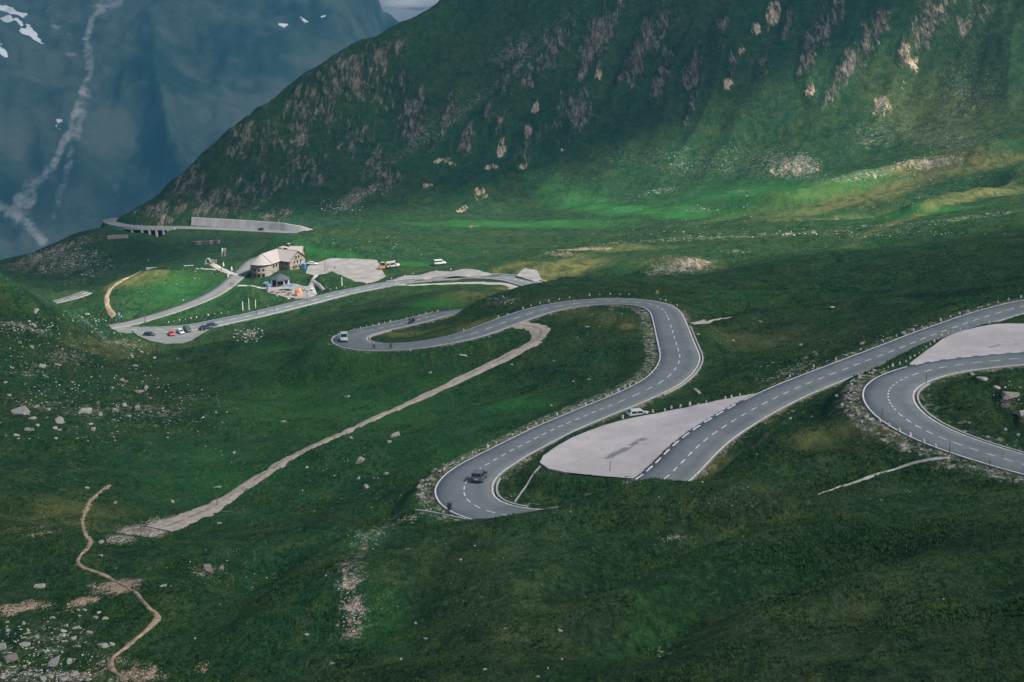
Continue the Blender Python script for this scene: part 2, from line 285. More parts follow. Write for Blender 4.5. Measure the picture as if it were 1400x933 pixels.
# level the roads and lots into the ground
wsum = np.zeros_like(ZZ); zsum = np.zeros_like(ZZ); wmax = np.zeros_like(ZZ)
def add_level(D, Zt, B, reach, pri=1.0):
    global wsum, zsum, wmax
    wgt = 1 - sstep(0, 1, (D - reach)/B)
    wgt = np.where(np.isfinite(D), wgt, 0)
    k = (wgt**2 + 1e-9*(wgt > 0))*np.where(D < 0.6, pri, 1.0)
    wsum += k; zsum += np.where(wgt > 0, Zt, 0)*k; wmax = np.maximum(wmax, wgt)
for R, W_, B in ROADS:
    D = np.full_like(ZZ, np.inf); Zt = np.zeros_like(ZZ); B0 = B
    bw = np.full(len(R), B, float)
    if R is RA:
        uu_ = np.array([project(p)[0] for p in R]); q_i = np.arange(len(R)); bw[:60] = 6.0; bw[(q_i > 150) & (uu_ < 555) & (R[:, 1] < 480)] = 15.0; bw = np.convolve(np.pad(bw, 12, 'edge'), np.ones(25)/25, 'valid')
    for p, hw, b_i in zip(R, W_, bw):
        i0, i1, j0, j1 = block(p[0], p[1], hw+b_i+4)
        if i1 <= i0 or j1 <= j0: continue
        d = np.hypot(XX[i0:i1, j0:j1]-p[0], YY[i0:i1, j0:j1]-p[1]) - hw
        d = np.where(d > 2.0, 2.0+(d-2.0)*B0/b_i, d)
        m = d < D[i0:i1, j0:j1]
        D[i0:i1, j0:j1][m] = d[m]; Zt[i0:i1, j0:j1][m] = p[2]
    add_level(D, Zt - 0.05 - 0.00025*YY, B, (0.9 + 0.0016*YY) if R is not RG else -0.6, 900.0)
def poly_dist(px_, py_, L):
    inside = np.zeros(px_.shape, bool); D = np.full(px_.shape, np.inf); n = len(L)
    for i in range(n):
        x0, y0 = L[i][:2]; x1, y1 = L[(i+1) % n][:2]
        c = ((y0 > py_) != (y1 > py_)) & (px_ < (x1-x0)*(py_-y0)/((y1-y0) or 1e-9)+x0); inside ^= c
        ex, ey = x1-x0, y1-y0; t = np.clip(((px_-x0)*ex+(py_-y0)*ey)/(ex*ex+ey*ey+1e-9), 0, 1)
        D = np.minimum(D, np.hypot(px_-x0-t*ex, py_-y0-t*ey))
    return np.where(inside, -D, D)
def plane_fit(L):
    A = np.c_[L[:, 0], L[:, 1], np.ones(len(L))]; return np.linalg.lstsq(A, L[:, 2], rcond=None)[0]
def idw(L, x, y):                                   # surface through the outline heights
    num = 0; den = 0
    for p in L:
        k = 1/((x-p[0])**2+(y-p[1])**2+4.0)**1.5; num = num+k*p[2]; den = den+k
    return num/den
for L, B in LOTS:
    cx, cy = L[:, :2].mean(0); R_ = np.hypot(L[:, 0]-cx, L[:, 1]-cy).max()+B+4
    i0, i1, j0, j1 = block(cx, cy, R_)
    D = np.full_like(ZZ, np.inf); Zt = np.zeros_like(ZZ)
    x = XX[i0:i1, j0:j1]; y = YY[i0:i1, j0:j1]
    D[i0:i1, j0:j1] = poly_dist(x, y, L); Zt[i0:i1, j0:j1] = idw(L, x, y)
    add_level(D, Zt - 0.16 - 0.00025*YY, B, 0.7 + 0.0016*YY, 30.0)
zt = zsum/np.maximum(wsum, 1e-12)
ZZ = (ZZ + REL*(1-wmax)**0.7)*(1-wmax) + zt*wmax
LEVEL = wmax
# ground falls away under the viaduct on the far road
NGv = np.gradient(RG[:, :2], axis=0); NGv /= np.linalg.norm(NGv, axis=1)[:, None]; NGv = np.stack([NGv[:, 1], -NGv[:, 0]], 1); NGv *= -np.sign(NGv[:, 1:2])
for p, n_ in zip(RG, NGv):
    uu, vv_ = project(p)
    if not (178 < uu < 240 and vv_ > 309): continue
    e_ = min(1.0, (uu-178)/8, (240-uu)/8); i0, i1, j0, j1 = block(p[0], p[1], 26)
    dx = XX[i0:i1, j0:j1]-p[0]; dy = YY[i0:i1, j0:j1]-p[1]; along_ = np.abs(dx*n_[1]-dy*n_[0]); d = dx*n_[0]+dy*n_[1]
    lim = p[2]-5.5*e_*sstep(1.5, 6.0, d)-0.35*np.clip(d-6, 0, 30)
    Z_ = ZZ[i0:i1, j0:j1]; m = (along_ < 1.2) & (d > 1.0) & (d < 22); Z_[m] = np.minimum(Z_[m], (lim*sstep(22, 14, d)+Z_*(1-sstep(22, 14, d)))[m])

#--BUILD
print('terrain', ZZ.shape)
# ------------------------------------------------------------------ helpers
def tag(o, label=None, cat=None, group=None, kind=None):
    if label: o['label'] = label
    if cat: o['category'] = cat
    if group: o['group'] = group
    if kind: o['kind'] = kind
    return o
def mesh_np(name, V, Fq, mat=None, smooth=True):
    """V (n,3), Fq (m,4) or (m,3) -> mesh"""
    V = np.asarray(V, np.float32); Fq = np.asarray(Fq, np.int32); k = Fq.shape[1]
    me = bpy.data.meshes.new(name)
    me.vertices.add(len(V)); me.vertices.foreach_set('co', V.ravel())
    me.loops.add(Fq.size); me.loops.foreach_set('vertex_index', Fq.ravel())
    me.polygons.add(len(Fq)); me.polygons.foreach_set('loop_start', np.arange(0, Fq.size, k, dtype=np.int32))
    me.polygons.foreach_set('loop_total', np.full(len(Fq), k, np.int32))
    me.polygons.foreach_set('use_smooth', np.full(len(Fq), smooth, bool))
    me.update(calc_edges=True)
    if mat: me.materials.append(mat)
    return me
def put(name, me, parent=None, loc=None, rz=None):
    o = bpy.data.objects.new(name, me); COL.objects.link(o)
    if parent: o.parent = parent
    if loc is not None: o.location = loc
    if rz is not None: o.rotation_euler[2] = rz
    return o
def grid_faces(nr, nc):
    i = np.arange(nr*nc).reshape(nr, nc)
    return np.stack([i[:-1, :-1], i[:-1, 1:], i[1:, 1:], i[1:, :-1]], -1).reshape(-1, 4)
def attr(me, name, a):
    at = me.attributes.new(name, 'FLOAT', 'POINT'); at.data.foreach_set('value', np.asarray(a, np.float32).ravel())

# ------------------------------------------------------------------ material kit
class NT:
    def __init__(s, name):
        s.m = bpy.data.materials.new(name); s.m.use_nodes = True; s.t = s.m.node_tree; s.t.nodes.clear()
        s.out = s.n('ShaderNodeOutputMaterial'); s.b = s.n('ShaderNodeBsdfPrincipled'); s.l(s.b.outputs[0], s.out.inputs['Surface'])
        s.geo = s.n('ShaderNodeNewGeometry')
    def n(s, t): return s.t.nodes.new(t)
    def l(s, a, b): s.t.links.new(a, b)
    def val(s, sock, x):
        if hasattr(x, 'is_linked') or hasattr(x, 'links'): s.l(x, sock)
        elif isinstance(x, (tuple, list)): sock.default_value = (*x, 1.0) if len(x) == 3 and len(sock.default_value) == 4 else x
        else: sock.default_value = x
    def noise(s, scale, detail=4, rough=0.55, vec=None, dist=0.0):
        t = s.n('ShaderNodeTexNoise'); t.inputs['Scale'].default_value = scale; t.inputs['Detail'].default_value = detail
        t.inputs['Roughness'].default_value = rough; t.inputs['Distortion'].default_value = dist
        s.l(vec if vec is not None else s.geo.outputs['Position'], t.inputs['Vector']); return t.outputs[0]
    def voro(s, scale, vec=None, feature='F1', out=0, rnd=1.0):
        t = s.n('ShaderNodeTexVoronoi'); t.inputs['Scale'].default_value = scale; t.feature = feature; t.inputs['Randomness'].default_value = rnd
        s.l(vec if vec is not None else s.geo.outputs['Position'], t.inputs['Vector']); return t.outputs[out]
    def scaled(s, v3, rot=0.0):
        m = s.n('ShaderNodeMapping'); m.inputs['Scale'].default_value = v3; m.inputs['Rotation'].default_value = (0, 0, rot)
        s.l(s.geo.outputs['Position'], m.inputs['Vector']); return m.outputs[0]
    def at(s, name):
        a = s.n('ShaderNodeAttribute'); a.attribute_name = name; return a.outputs['Fac']
    def math(s, op, a, b=0.0, c=None):
        m = s.n('ShaderNodeMath'); m.operation = op; s.val(m.inputs[0], a); s.val(m.inputs[1], b)
        if c is not None: s.val(m.inputs[2], c)
        return m.outputs[0]
    def ramp(s, x, lo, hi, a=0.0, b=1.0):
        m = s.n('ShaderNodeMapRange'); m.interpolation_type = 'SMOOTHSTEP'
        for i, k in enumerate((x, lo, hi, a, b)): s.val(m.inputs[i], k)
        return m.outputs[0]
    def mix(s, f, a, b):
        m = s.n('ShaderNodeMix'); m.data_type = 'RGBA'; s.val(m.inputs[0], f); s.val(m.inputs[6], a); s.val(m.inputs[7], b); return m.outputs[2]
    def bump(s, h, strength=0.5, dist=0.1, prev=None):
        b = s.n('ShaderNodeBump'); b.inputs['Strength'].default_value = strength; b.inputs['Distance'].default_value = dist
        s.l(h, b.inputs['Height'])
        if prev is not None: s.l(prev, b.inputs['Normal'])
        return b.outputs[0]
    def done(s, col=None, rough=0.8, nrm=None, spec=0.25, metal=0.0):
        if col is not None: s.val(s.b.inputs['Base Color'], col)
        s.val(s.b.inputs['Roughness'], rough); s.b.inputs['Specular IOR Level'].default_value = spec; s.val(s.b.inputs['Metallic'], metal)
        if nrm is not None: s.l(nrm, s.b.inputs['Normal'])
        return s.m

def terrain_material():
    k = NT('alpine_ground')
    stre = k.scaled((1.0, 0.22, 0.22), rad(-21)); iso = k.scaled((1.0, 0.5, 1.0))
    n1 = k.noise(0.012, 3); n2 = k.noise(0.05, 5, 0.62, dist=0.5); n3 = k.noise(0.22, 5, 0.68, iso, 0.4); n4 = k.noise(1.1, 5, 0.74, iso); n5 = k.noise(4.5, 3, 0.7, iso); ns = k.noise(0.085, 6, 0.70, stre, 1.0)
    lush_sunlit, dry, rock, scree, dirt, gravel, tan, shrub_shade = (k.at(a) for a in ('lush_sunlit', 'dry', 'rock', 'scree', 'dirt', 'gravel', 'tan', 'shrub_shade'))
    def M(a, b): return k.math('MULTIPLY', a, b)
    g = k.mix(k.ramp(n2, 0.38, 0.62), (0.012, 0.052, 0.018), (0.032, 0.068, 0.020))
    g = k.mix(M(k.ramp(n1, 0.45, 0.6), 0.6), g, (0.009, 0.066, 0.024))
    g = k.mix(M(k.ramp(n3, 0.50, 0.64), 0.75), g, (0.054, 0.088, 0.028))
    g = k.mix(M(k.ramp(n3, 0.49, 0.35), 0.8), g, (0.005, 0.030, 0.011))
    g = k.mix(M(k.ramp(n4, 0.49, 0.36), 0.85), g, (0.003, 0.018, 0.006))
    g = k.mix(M(k.ramp(n4, 0.53, 0.66), 0.65), g, (0.075, 0.120, 0.042))
    g = k.mix(M(k.ramp(n5, 0.50, 0.36), 0.75), g, (0.003, 0.018, 0.006))
    g = k.mix(M(k.ramp(n5, 0.54, 0.68), 0.5), g, (0.085, 0.118, 0.050))
    g = k.mix(M(lush_sunlit, k.ramp(n2, 0.36, 0.6, 0.45, 0.92)), g, (0.034, 0.165, 0.034))  # lush grass, its green lifted to put valley sunlight into the colour
    g = k.mix(M(dry, k.ramp(n3, 0.36, 0.6, 0.3, 0.9)), g, (0.190, 0.172, 0.062))  # dry grass; its pale yellow also stands in for sun on valley and crest
    g = k.mix(M(shrub_shade, k.ramp(n4, 0.38, 0.58, 0.95, 0.45)), g, (0.006, 0.024, 0.010))  # darker growth colour that also paints shade into the gullies
    def brk(a, noise_, amp=4.0, lo=0.40, hi=0.62):
        return M(k.ramp(k.math('ADD', a, M(k.math('SUBTRACT', noise_, 0.5), amp)), lo, hi), k.ramp(a, 0.03, 0.25))
    soil = k.mix(k.ramp(n4, 0.38, 0.62), (0.18, 0.12, 0.072), (0.46, 0.345, 0.225))
    soil = k.mix(k.ramp(n5, 0.54, 0.66), soil, (0.54, 0.46, 0.36)); soil = k.mix(M(k.ramp(n5, 0.46, 0.36), .7), soil, (0.07, 0.06, 0.035))
    c = k.mix(brk(dirt, k.math('ADD', M(k.noise(0.45, 6, 0.78, iso), 0.6), M(n5, 0.4)), 6.0, 0.35, 1.0), g, soil)
    grv = k.mix(k.ramp(n4, 0.36, 0.62), (0.17, 0.155, 0.13), (0.46, 0.40, 0.325)); grv = k.mix(M(k.ramp(n5, 0.5, 0.38), .5), grv, (0.10, 0.095, 0.085))
    c = k.mix(brk(gravel, k.math('ADD', M(n3, 0.4), M(n5, 0.6)), 3.5), c, grv)
    rn = k.noise(0.32, 7, 0.74, stre, 0.6); rn2 = k.noise(0.5, 5, 0.68, stre, 0.4)
    rc = k.mix(k.ramp(rn, 0.36, 0.62), (0.046, 0.042, 0.032), (0.215, 0.185, 0.14)); rc = k.mix(M(k.ramp(rn2, 0.50, 0.64), 0.8), rc, (0.38, 0.34, 0.27)); rc = k.mix(M(k.ramp(rn2, 0.47, 0.36), 0.8), rc, (0.024, 0.026, 0.02))
    rmask = brk(rock, k.math('ADD', M(ns, 0.5), M(rn, 0.5)), 6.0, 0.35, 1.0)
    c = k.mix(M(rmask, 0.85), c, rc)
    tc = k.mix(k.ramp(rn2, 0.4, 0.6), (0.30, 0.20, 0.125), (0.56, 0.44, 0.31))
    c = k.mix(brk(tan, k.math('ADD', M(ns, 0.35), M(rn, 0.65)), 7.0, 0.42, 0.95), c, tc)
    vn = k.voro(0.42, rnd=1.0); vs = k.voro(1.25); vt = k.voro(3.4)
    dots = k.math('MAXIMUM', k.math('MAXIMUM', k.ramp(vn, 0.34, 0.20), k.ramp(vs, 0.38, 0.24)), M(k.ramp(vt, 0.38, 0.2), 0.7))
    smask = brk(scree, k.math('ADD', M(k.noise(0.35, 6, 0.78), 0.6), M(n4, 0.4)), 5.0, 0.42, 0.95)
    sc_ = k.mix(k.ramp(n4, 0.40, 0.62), (0.20, 0.175, 0.14), (0.50, 0.45, 0.38))
    c = k.mix(M(smask, k.math('ADD', M(dots, 0.72), 0.16)), c, sc_)
    h = k.math('ADD', k.math('ADD', M(n3, 0.9), M(n4, 0.55)), M(n5, 0.16))
    h2 = k.math('ADD', h, M(rock, M(rn, 7.0)))
    nr = k.bump(h2, 1.0, 1.2)
    return k.done(c, 0.92, nr, 0.08)

# ------------------------------------------------------------------ ground cover masks laid out on the ground
MASK = {k: np.zeros_like(ZZ) for k in ('lush_sunlit', 'dry', 'rock', 'scree', 'dirt', 'gravel', 'tan', 'shrub_shade')}
def spot(kind, u, v, ru, rv, s=1.0, ang=0.0, soft=1.0):
    c = ground(u, v)
    if c is None: return
    e = 2.0 + c[1]*0.004
    gx = (Hz(c[0]+e, c[1])-Hz(c[0]-e, c[1]))/(2*e); gy = (Hz(c[0], c[1]+e)-Hz(c[0], c[1]-e))/(2*e)
    def onplane(uu, vv):
        ax, tz = ray(uu, vv); den = tz - gx*ax - gy
        Y = (c[2]-gx*c[0]-gy*c[1])/den if den < -0.03 else c[1]*1.15
        Y = min(max(Y, c[1]*0.8), c[1]*1.25)
        return np.array([ax*Y, Y])
    ca_, sa_ = math.cos(rad(ang)), math.sin(rad(ang))
    h = 0.25
    E1 = (onplane(u+h*ru*ca_, v+h*ru*sa_) - onplane(u-h*ru*ca_, v-h*ru*sa_))/(2*h)
    E2 = (onplane(u-h*rv*sa_, v+h*rv*ca_) - onplane(u+h*rv*sa_, v-h*rv*ca_))/(2*h)
    for E, r_ in ((E1, ru), (E2, rv)):
        L_ = np.hypot(*E); mx_ = r_*c[1]/FPX*5.0
        if L_ > mx_: E *= mx_/L_
    M = np.stack([E1, E2], 1)
    if abs(np.linalg.det(M)) < 1e-6: return
    Mi = np.linalg.inv(M); R = (np.hypot(*E1)+np.hypot(*E2))*(1+soft*0.6)
    i0, i1, j0, j1 = block(c[0], c[1], R)
    dx = XX[i0:i1, j0:j1]-c[0]; dy = YY[i0:i1, j0:j1]-c[1]
    d = np.hypot(Mi[0, 0]*dx+Mi[0, 1]*dy, Mi[1, 0]*dx+Mi[1, 1]*dy)
    A = MASK[kind][i0:i1, j0:j1]
    np.maximum(A, s*(1-sstep(1-0.85*soft, 1+0.45*soft, d)), out=A)
def trail(uvs, step=1.0, sig=1.5):
    P = [ground(u, v) for u, v in uvs]; P = np.array([p for p in P if p is not None])
    o = smooth_line(P, sig, step, 2.0); o[:, 2] = Hz(o[:, 0], o[:, 1]); return o
def band(kind, P, wid, s=1.0, soft=1.0):
    for p in P:
        i0, i1, j0, j1 = block(p[0], p[1], wid*(1+soft)+2)
        if i1 <= i0 or j1 <= j0: continue
        d = np.hypot(XX[i0:i1, j0:j1]-p[0], YY[i0:i1, j0:j1]-p[1])/wid
        A = MASK[kind][i0:i1, j0:j1]; np.maximum(A, s*(1-sstep(1-0.5*soft, 1+0.5*soft, d)), out=A)
# crags of the left skyline ridge
for a in [(470,105,85,48,.62),(420,150,55,45,.62),(340,195,60,45,.6),(265,250,60,38,.72),(225,285,45,16,.9),(300,285,50,22,.7),(525,65,40,26,.6),(545,120,40,50,.45),(560,165,22,40,.7),(480,190,50,40,.5),(420,230,50,35,.45),(520,230,30,40,.5),(350,250,50,30,.5),(380,292,30,12,.5)]: spot('rock', *a)
# outcrops and stone runs on the green face
for a in [(685.7,205,7,13,.95,18),(671,228,12,4,.9,-10),(714,227,9,6,.85),(723,178,8,11,.95,18),(732,146,6,11,.95,15),(682,160,7,18,.6,20),(605,219,14,4,.9,-15),(618,224,8,4,.85,30),(657,262,10,13,.7,25),(632,286,10,5,.85,-20),(586,253,9,4,.85),(997,114,10,8,1.0),(1015,70,8,7,.9),(1033,39,7,9,1.0),(1058,15,10,24,1.0,15),(1107,125,9,9,.7),(1251,88,9,12,.8,10),(1235,118,5,8,.8,10),(1237,66,8,10,.6),(944,160,5,12,.6,18),(818,103,6,7,.7),(500,262,26,5,.6,-38),(1203,140,8,10,.7,30),(650,310,10,3,.6),(1280,10,8,8,.7),(745,215,4,4,.7),(770,205,4,3,.7),(835,20,4,9,.8,10),(560,300,4,3,.6),(1089,228,36,17,.62),(1272,223,66,8,.5,-14),(1190,240,70,7,.3,-12),(1205,150,12,16,.5,35),(930,362,46,12,.42,-9)]: spot('tan', *a)
for a in [(682,170,8,22,.6,20),(666,153,7,22,.65,15),(637,191,12,26,.8,15),(614,153,10,34,.7,20),(568,165,18,36,.85,15),(590,200,10,20,.6,15),(718,114,12,12,.65),(821,46,20,70,.9,24),(839,18,9,22,.8,8),(871,82,17,46,.9,22),(793,100,10,14,.75,15),(846,110,6,10,.7),(885,60,10,50,.75,20),(905,106,10,40,.75,22),(948,94,15,30,.9,20),(944,149,7,28,.85,18),(1001,86,9,24,.75,10),(1078,31,9,28,.85,15),(1105,78,14,34,.95,12),(1107,125,10,14,.8),(1156,94,14,60,.8,28),(1192,51,18,50,.85,25),(1274,23,22,56,.95,25),(1237,69,10,22,.9,12),(760,60,25,60,.6,25),(700,90,30,50,.55,25),(900,40,28,60,.55,22),(1130,30,20,50,.6,20),(720,200,14,50,.4,20),(780,150,30,60,.45,18),(1330,30,25,50,.55,20),(985,40,14,40,.55,18),(1040,100,10,40,.5,15)]: spot('rock', *a)
for a in [(1203,145,11,16,.75,35),(1188,193,16,8,.7,-20),(1089,228,38,22,.95),(1060,225,60,30,.5),(1274,224,62,9,.95,-14),(1180,238,80,10,.7,-12),(1130,245,70,12,.5),(1320,130,60,60,.45),(1300,190,80,30,.5),(1200,180,60,30,.4),(950,225,120,22,.4),(900,262,60,6,.55,-8),(1010,262,30,4,.6),(960,290,40,6,.55),(800,272,70,8,.35),(1000,210,60,20,.35),(480,275,30,14,.85,-38),(505,262,22,6,.9,-38),(700,70,50,16,.6,-33),(600,190,20,6,.4),(750,240,60,25,.28),(860,215,60,30,.25)]: spot('scree', *a)
band('scree', trail(dense([(500,240),(560,200),(620,160),(680,115),(740,60),(770,20)], 3), 3.0), 6, .45)
# stony crest
band('scree', trail(dense([(755,344),(850,332),(950,326.5),(1080,320.5),(1200,309.5),(1300,301),(1400,288.5)], 5), 3.0), 5.0, .5)
for a in [(930,362,58,17,1.0,-9),(1010,344,30,4,.6),(1290,350,12,6,.6,-20),(1200,318,130,8,.4,-6)]: spot('scree', *a)
for a in [(800,341,40,3.5,.9,-2),(770,348,30,6,.5)]: spot('dirt', *a)
for a in [(770,368,80,22,.9,-8),(700,364,35,10,.8,-10),(860,340,60,7,.6),(640,402,45,10,.6),(690,395,25,6,.7),(1280,230,120,14,.8,-14),(1150,280,120,12,.75,-12),(1350,262,80,14,.8,-14),(1230,265,60,8,.5,-14),(930,352,70,14,.6),(190,378,55,9,.75,-16),(855,446,14,5,1.0),(1075,300,60,8,.5)]: spot('dry', *a)  # dry grass, with sunlight painted on the valley and golden slope
for a in [(1100,268,260,34,.3,-6),(1280,160,110,50,.3),(1150,300,120,10,.5,-6),(1330,225,110,16,.75,-14),(1200,262,140,14,.7,-12),(1300,275,120,10,.7,-8),(1150,860,300,90,.16),(1050,690,160,40,.2,-10),(700,860,200,90,.12),(640,770,120,40,.2,-15),(980,640,80,20,.4,-15),(1130,600,70,30,.45),(640,445,60,10,.55,-12),(560,458,60,8,.6),(800,430,80,14,.35),(150,480,80,24,.45),(80,710,90,30,.5),(1050,470,120,24,.35)]: spot('dry', *a)  # valley spots paint in the sunlit band; the others are dry grass
for a in [(480,560,220,90,.5),(300,640,150,60,.35),(620,620,90,60,.4),(400,500,100,40,.4),(560,430,90,16,.5)]: spot('lush_sunlit', *a)
for a in [(690,555,60,14,.9,-8),(600,415,50,12,.9),(460,348,60,9,.9),(560,362,60,8,.6),(1100,260,160,20,.75,-8),(900,288,200,20,.95),(700,308,160,18,.85),(1050,262,180,26,.7,-6),(500,735,40,20,.7),(860,365,50,10,.4),(250,400,70,20,.5),(380,480,60,20,.5),(560,520,80,30,.35),(1000,400,60,12,.4),(1250,290,100,12,.8,-8),(440,590,100,40,.3),(560,690,60,15,.5),(520,850,40,60,.35),(860,900,120,25,.5,-20),(900,810,60,15,.4,-20)]: spot('lush_sunlit', *a)  # lush grass; valley spots brighten the green to imitate sun on the pasture
for P_, wd_ in (([(1400,735),(1250,745),(1150,752),(1050,775),(960,800),(880,850),(820,900),(790,932)], 4.2), ([(1170,655),(1120,668),(1040,690),(960,715),(880,745),(820,775),(760,820)], 2.2), ([(1000,820),(930,870),(900,930)], 2.0), ([(950,445),(1010,428),(1080,420),(1150,414)], 1.6), ([(1190,408),(1290,400),(1390,391)], 1.6), ([(640,735),(600,790),(560,860)], 1.8)):
    band('shrub_shade', trail(dense(P_, 6), 1.2, 3.0), wd_, .85, 1.6)  # gully shade laid into the colour together with darker growth
for a in [(170,760,45,12,.9),(450,700,60,10,.5,-30),(1150,760,80,14,.7),(1000,790,70,14,.6,-20),(300,330,90,30,.7),(200,350,90,30,.7,-14),(560,130,40,60,.4,25),(420,240,70,40,.4),(120,390,60,20,.6,-20),(480,690,40,10,.4,-30),(800,690,60,8,.5)]: spot('shrub_shade', *a)
# basin, gully
for a in [(205,722,52,15,.95,-12),(165,735,30,9,.7)]: spot('gravel', *a)
for a in [(235,718,35,9,.85,-12),(160,801,42,15,1.0,-14),(115,822,28,7,.9,-12),(20,833,45,9,1.0,-8),(150,905,34,22,.5),(120,925,60,10,.5),(60,828,25,6,.5),(55,725,40,14,.35),(190,925,40,16,.75),(278,915,14,7,.95,-25),(475,800,12,12,.9),(485,830,14,12,.8),(480,848,10,8,.9),(470,775,18,12,.5),(478,868,16,10,.6),(150,470,40,12,.35),(90,488,40,12,.35)]: spot('dirt', *a)
for a in [(475,795,20,14,.95),(482,830,20,16,.9),(478,868,18,10,.8),(500,735,22,16,.7),(530,715,30,10,.7,-25),(30,447,48,9,.95,12),(110,432,70,5,.7,33),(110,478,60,14,.7),(60,500,60,12,.5),(170,470,40,10,.5),(100,560,110,22,.5),(200,560,80,26,.55),(270,545,70,24,.45),(300,700,40,8,.5),(60,880,90,30,.5),(60,925,110,14,.85),(280,780,30,10,.55),(340,455,18,9,.75),(335,465,30,14,.45),(1075,512,62,14,.75,-20),(1165,480,40,8,.55,-18),(1270,440,40,6,.5,-16),(1080,560,20,6,.4),(850,700,60,10,.25),(930,735,30,5,.8,-8),(960,700,60,8,.35,-18),(1190,650,40,4,.6,-12),(1230,680,60,20,.3),(1060,585,30,5,.6,-35),(985,590,15,5,.5,-35),(905,890,26,8,.5,-40),(640,700,8,3,.3),(690,412,25,10,.6)]: spot('scree', *a)
for a in [(1382,542,20,18,.95),(1345,517,18,7,.7,-15),(1398,570,10,14,.8),(1370,525,24,8,.6,-15)]: spot('rock', *a)
for a in [(95,360,55,20,.75,-14),(60,348,40,8,.8,-14),(110,332,40,8,.7,-20),(130,372,70,14,.4,-20),(30,365,40,14,.6)]: spot('scree', *a)
for a in [(60,358,70,24,.45,-14),(90,335,50,8,.6,-20)]: spot('rock', *a)
Pg = trail(dense([(575,705),(540,715),(505,735),(488,760),(475,785),(482,815),(485,840),(478,870)], 5), 1.0, 2.0)
band('scree', Pg, 2.2, .5, 1.6); band('dirt', Pg, 1.2, .36, 1.8)
def offset(R, W_, side, d):
    n = np.gradient(R[:, :2], axis=0); n /= np.linalg.norm(n, axis=1)[:, None]; o = R.copy(); o[:, 0] += n[:, 1]*(W_+d)*side; o[:, 1] -= n[:, 0]*(W_+d)*side; return o
band('scree', offset(RA, WA, -1, 1.6)[10:150], 1.5, .85, 1.2); band('scree', offset(RC, WC, 1, 1.9)[24:64], 2.0, .8, 1.2); band('scree', offset(RB, WB, -1, 1.6)[50:], 1.3, .6, 1.2); band('scree', offset(RA, WA, -1, 1.2)[150:330], 0.9, .4, 1.2)
band('scree', RA[:42] + 0, 8.0, .45); band('scree', RC[30:62], 8.0, .5)
for R, W_, B in ROADS[:3]: band('dirt', R[::2], float(W_.mean())+1.0, .5, .5)

for P_ in ([(150,664),(138,672),(124,684),(116,700),(112,715),(116,730),(126,742),(118,752),(102,768),(112,776),(128,781),(150,790)], [(205,834),(219,838),(216,848),(204,860),(190,870),(180,878),(170,888),(155,897),(146,908),(158,920),(175,931)]): band('dirt', trail(dense(P_, 4), 1.0, 1.2), .5, .55, 1.4)
# ------------------------------------------------------------------ the ground
M_GROUND = terrain_material()
me = mesh_np('ground', np.stack([XX, YY, ZZ], -1).reshape(-1, 3), grid_faces(NR, NC), M_GROUND)
for k_, a_ in MASK.items(): attr(me, k_, a_)
tag(put('ground', me), kind='structure')

# ------------------------------------------------------------------ far valley side
FR = np.linspace(2400, 7300, 300); FA = np.linspace(-0.55, 0.2, 360)
FY, FAa = np.meshgrid(FR, FA, indexing='ij'); FX = FAa*FY
prof = np.interp(FY, [2400, 3300, 3700, 4200, 5200, 6200, 7300], [-900, -860, -770, -560, -205, 240, 330])
top = np.interp(FAa, [-0.55, -0.118, -0.10, -0.088, -0.078, 0.2], [1, 1, 0.74, 0.5, 0.25, -0.3])
FZ = prof - np.clip(FY-4300, 0, 3000)*0.42*(1-top)
rr = 1 - 2*np.abs(fbm(FX + 0.25*FY, FY*0.3, 700, 3, 61)); r2 = 1 - 2*np.abs(fbm(FX + 0.25*FY, FY*0.35, 210, 4, 67))
FZ = FZ + sstep(3400, 4200, FY)*((rr-0.6)*150 + (r2-0.6)*55 + fbm(FX, FY, 120, 4, 71)*26)
def Fz(x, y): return bil(FZ, (y-FR[0])/(FR[1]-FR[0]), (x/y-FA[0])/(FA[1]-FA[0]))
FYS = np.linspace(2500, 7200, 2500)
def fground(u, v):
    ax, tz = ray(u, v); d = tz*FYS - Fz(ax*FYS, FYS); k = np.nonzero(d <= 0)[0]
    if len(k) == 0: return None
    return np.array([ax*FYS[k[0]], FYS[k[0]]])
FM = {'scree': np.zeros_like(FZ), 'snow': np.zeros_like(FZ)}
def fband(kind, uvs, wd, s):
    for u, v in dense(uvs, 14):
        c = fground(u, v)
        if c is None: continue
        d = np.hypot(FX-c[0], (FY-c[1])*0.55)/wd
        np.maximum(FM[kind], s*(1-sstep(0.4, 1.4, d)), out=FM[kind])
fband('scree', [(152,2),(126,24),(118,55),(124,95),(108,140),(96,175),(74,225),(44,258),(24,276),(22,288),(58,328)], 13, .62)
fband('scree', [(124,95),(116,140),(102,190),(90,245),(74,290)], 14, .42)
fband('scree', [(0,280),(30,300),(60,332)], 10, .6); fband('scree', [(140,8),(160,0)], 32, .6)
fband('scree', [(70,15),(90,55),(100,75)], 26, .3); fband('scree', [(30,300),(40,260)], 30, .4)
fband('snow', [(4,12),(16,15),(30,20)], 17, .9); fband('snow', [(6,24),(14,28)], 13, .9); fband('snow', [(24,26),(29,34)], 8, .8)
fband('snow', [(38,34),(41,44)], 9, .9); fband('snow', [(30,44),(44,46),(54,58)], 11, .95); fband('snow', [(80,168),(84,174)], 13, .6); fband('snow', [(0,66),(6,74)], 12, .8)
for u, v in [(384,35),(390,34),(410,25),(415,29),(440,24)]: fband('snow', [(u,v),(u+3,v)], 7, .85)
k = NT('far_slope')
fc = k.mix(k.ramp(k.noise(0.004, 5, 0.6), 0.35, 0.65), (0.020, 0.044, 0.030), (0.090, 0.108, 0.080))
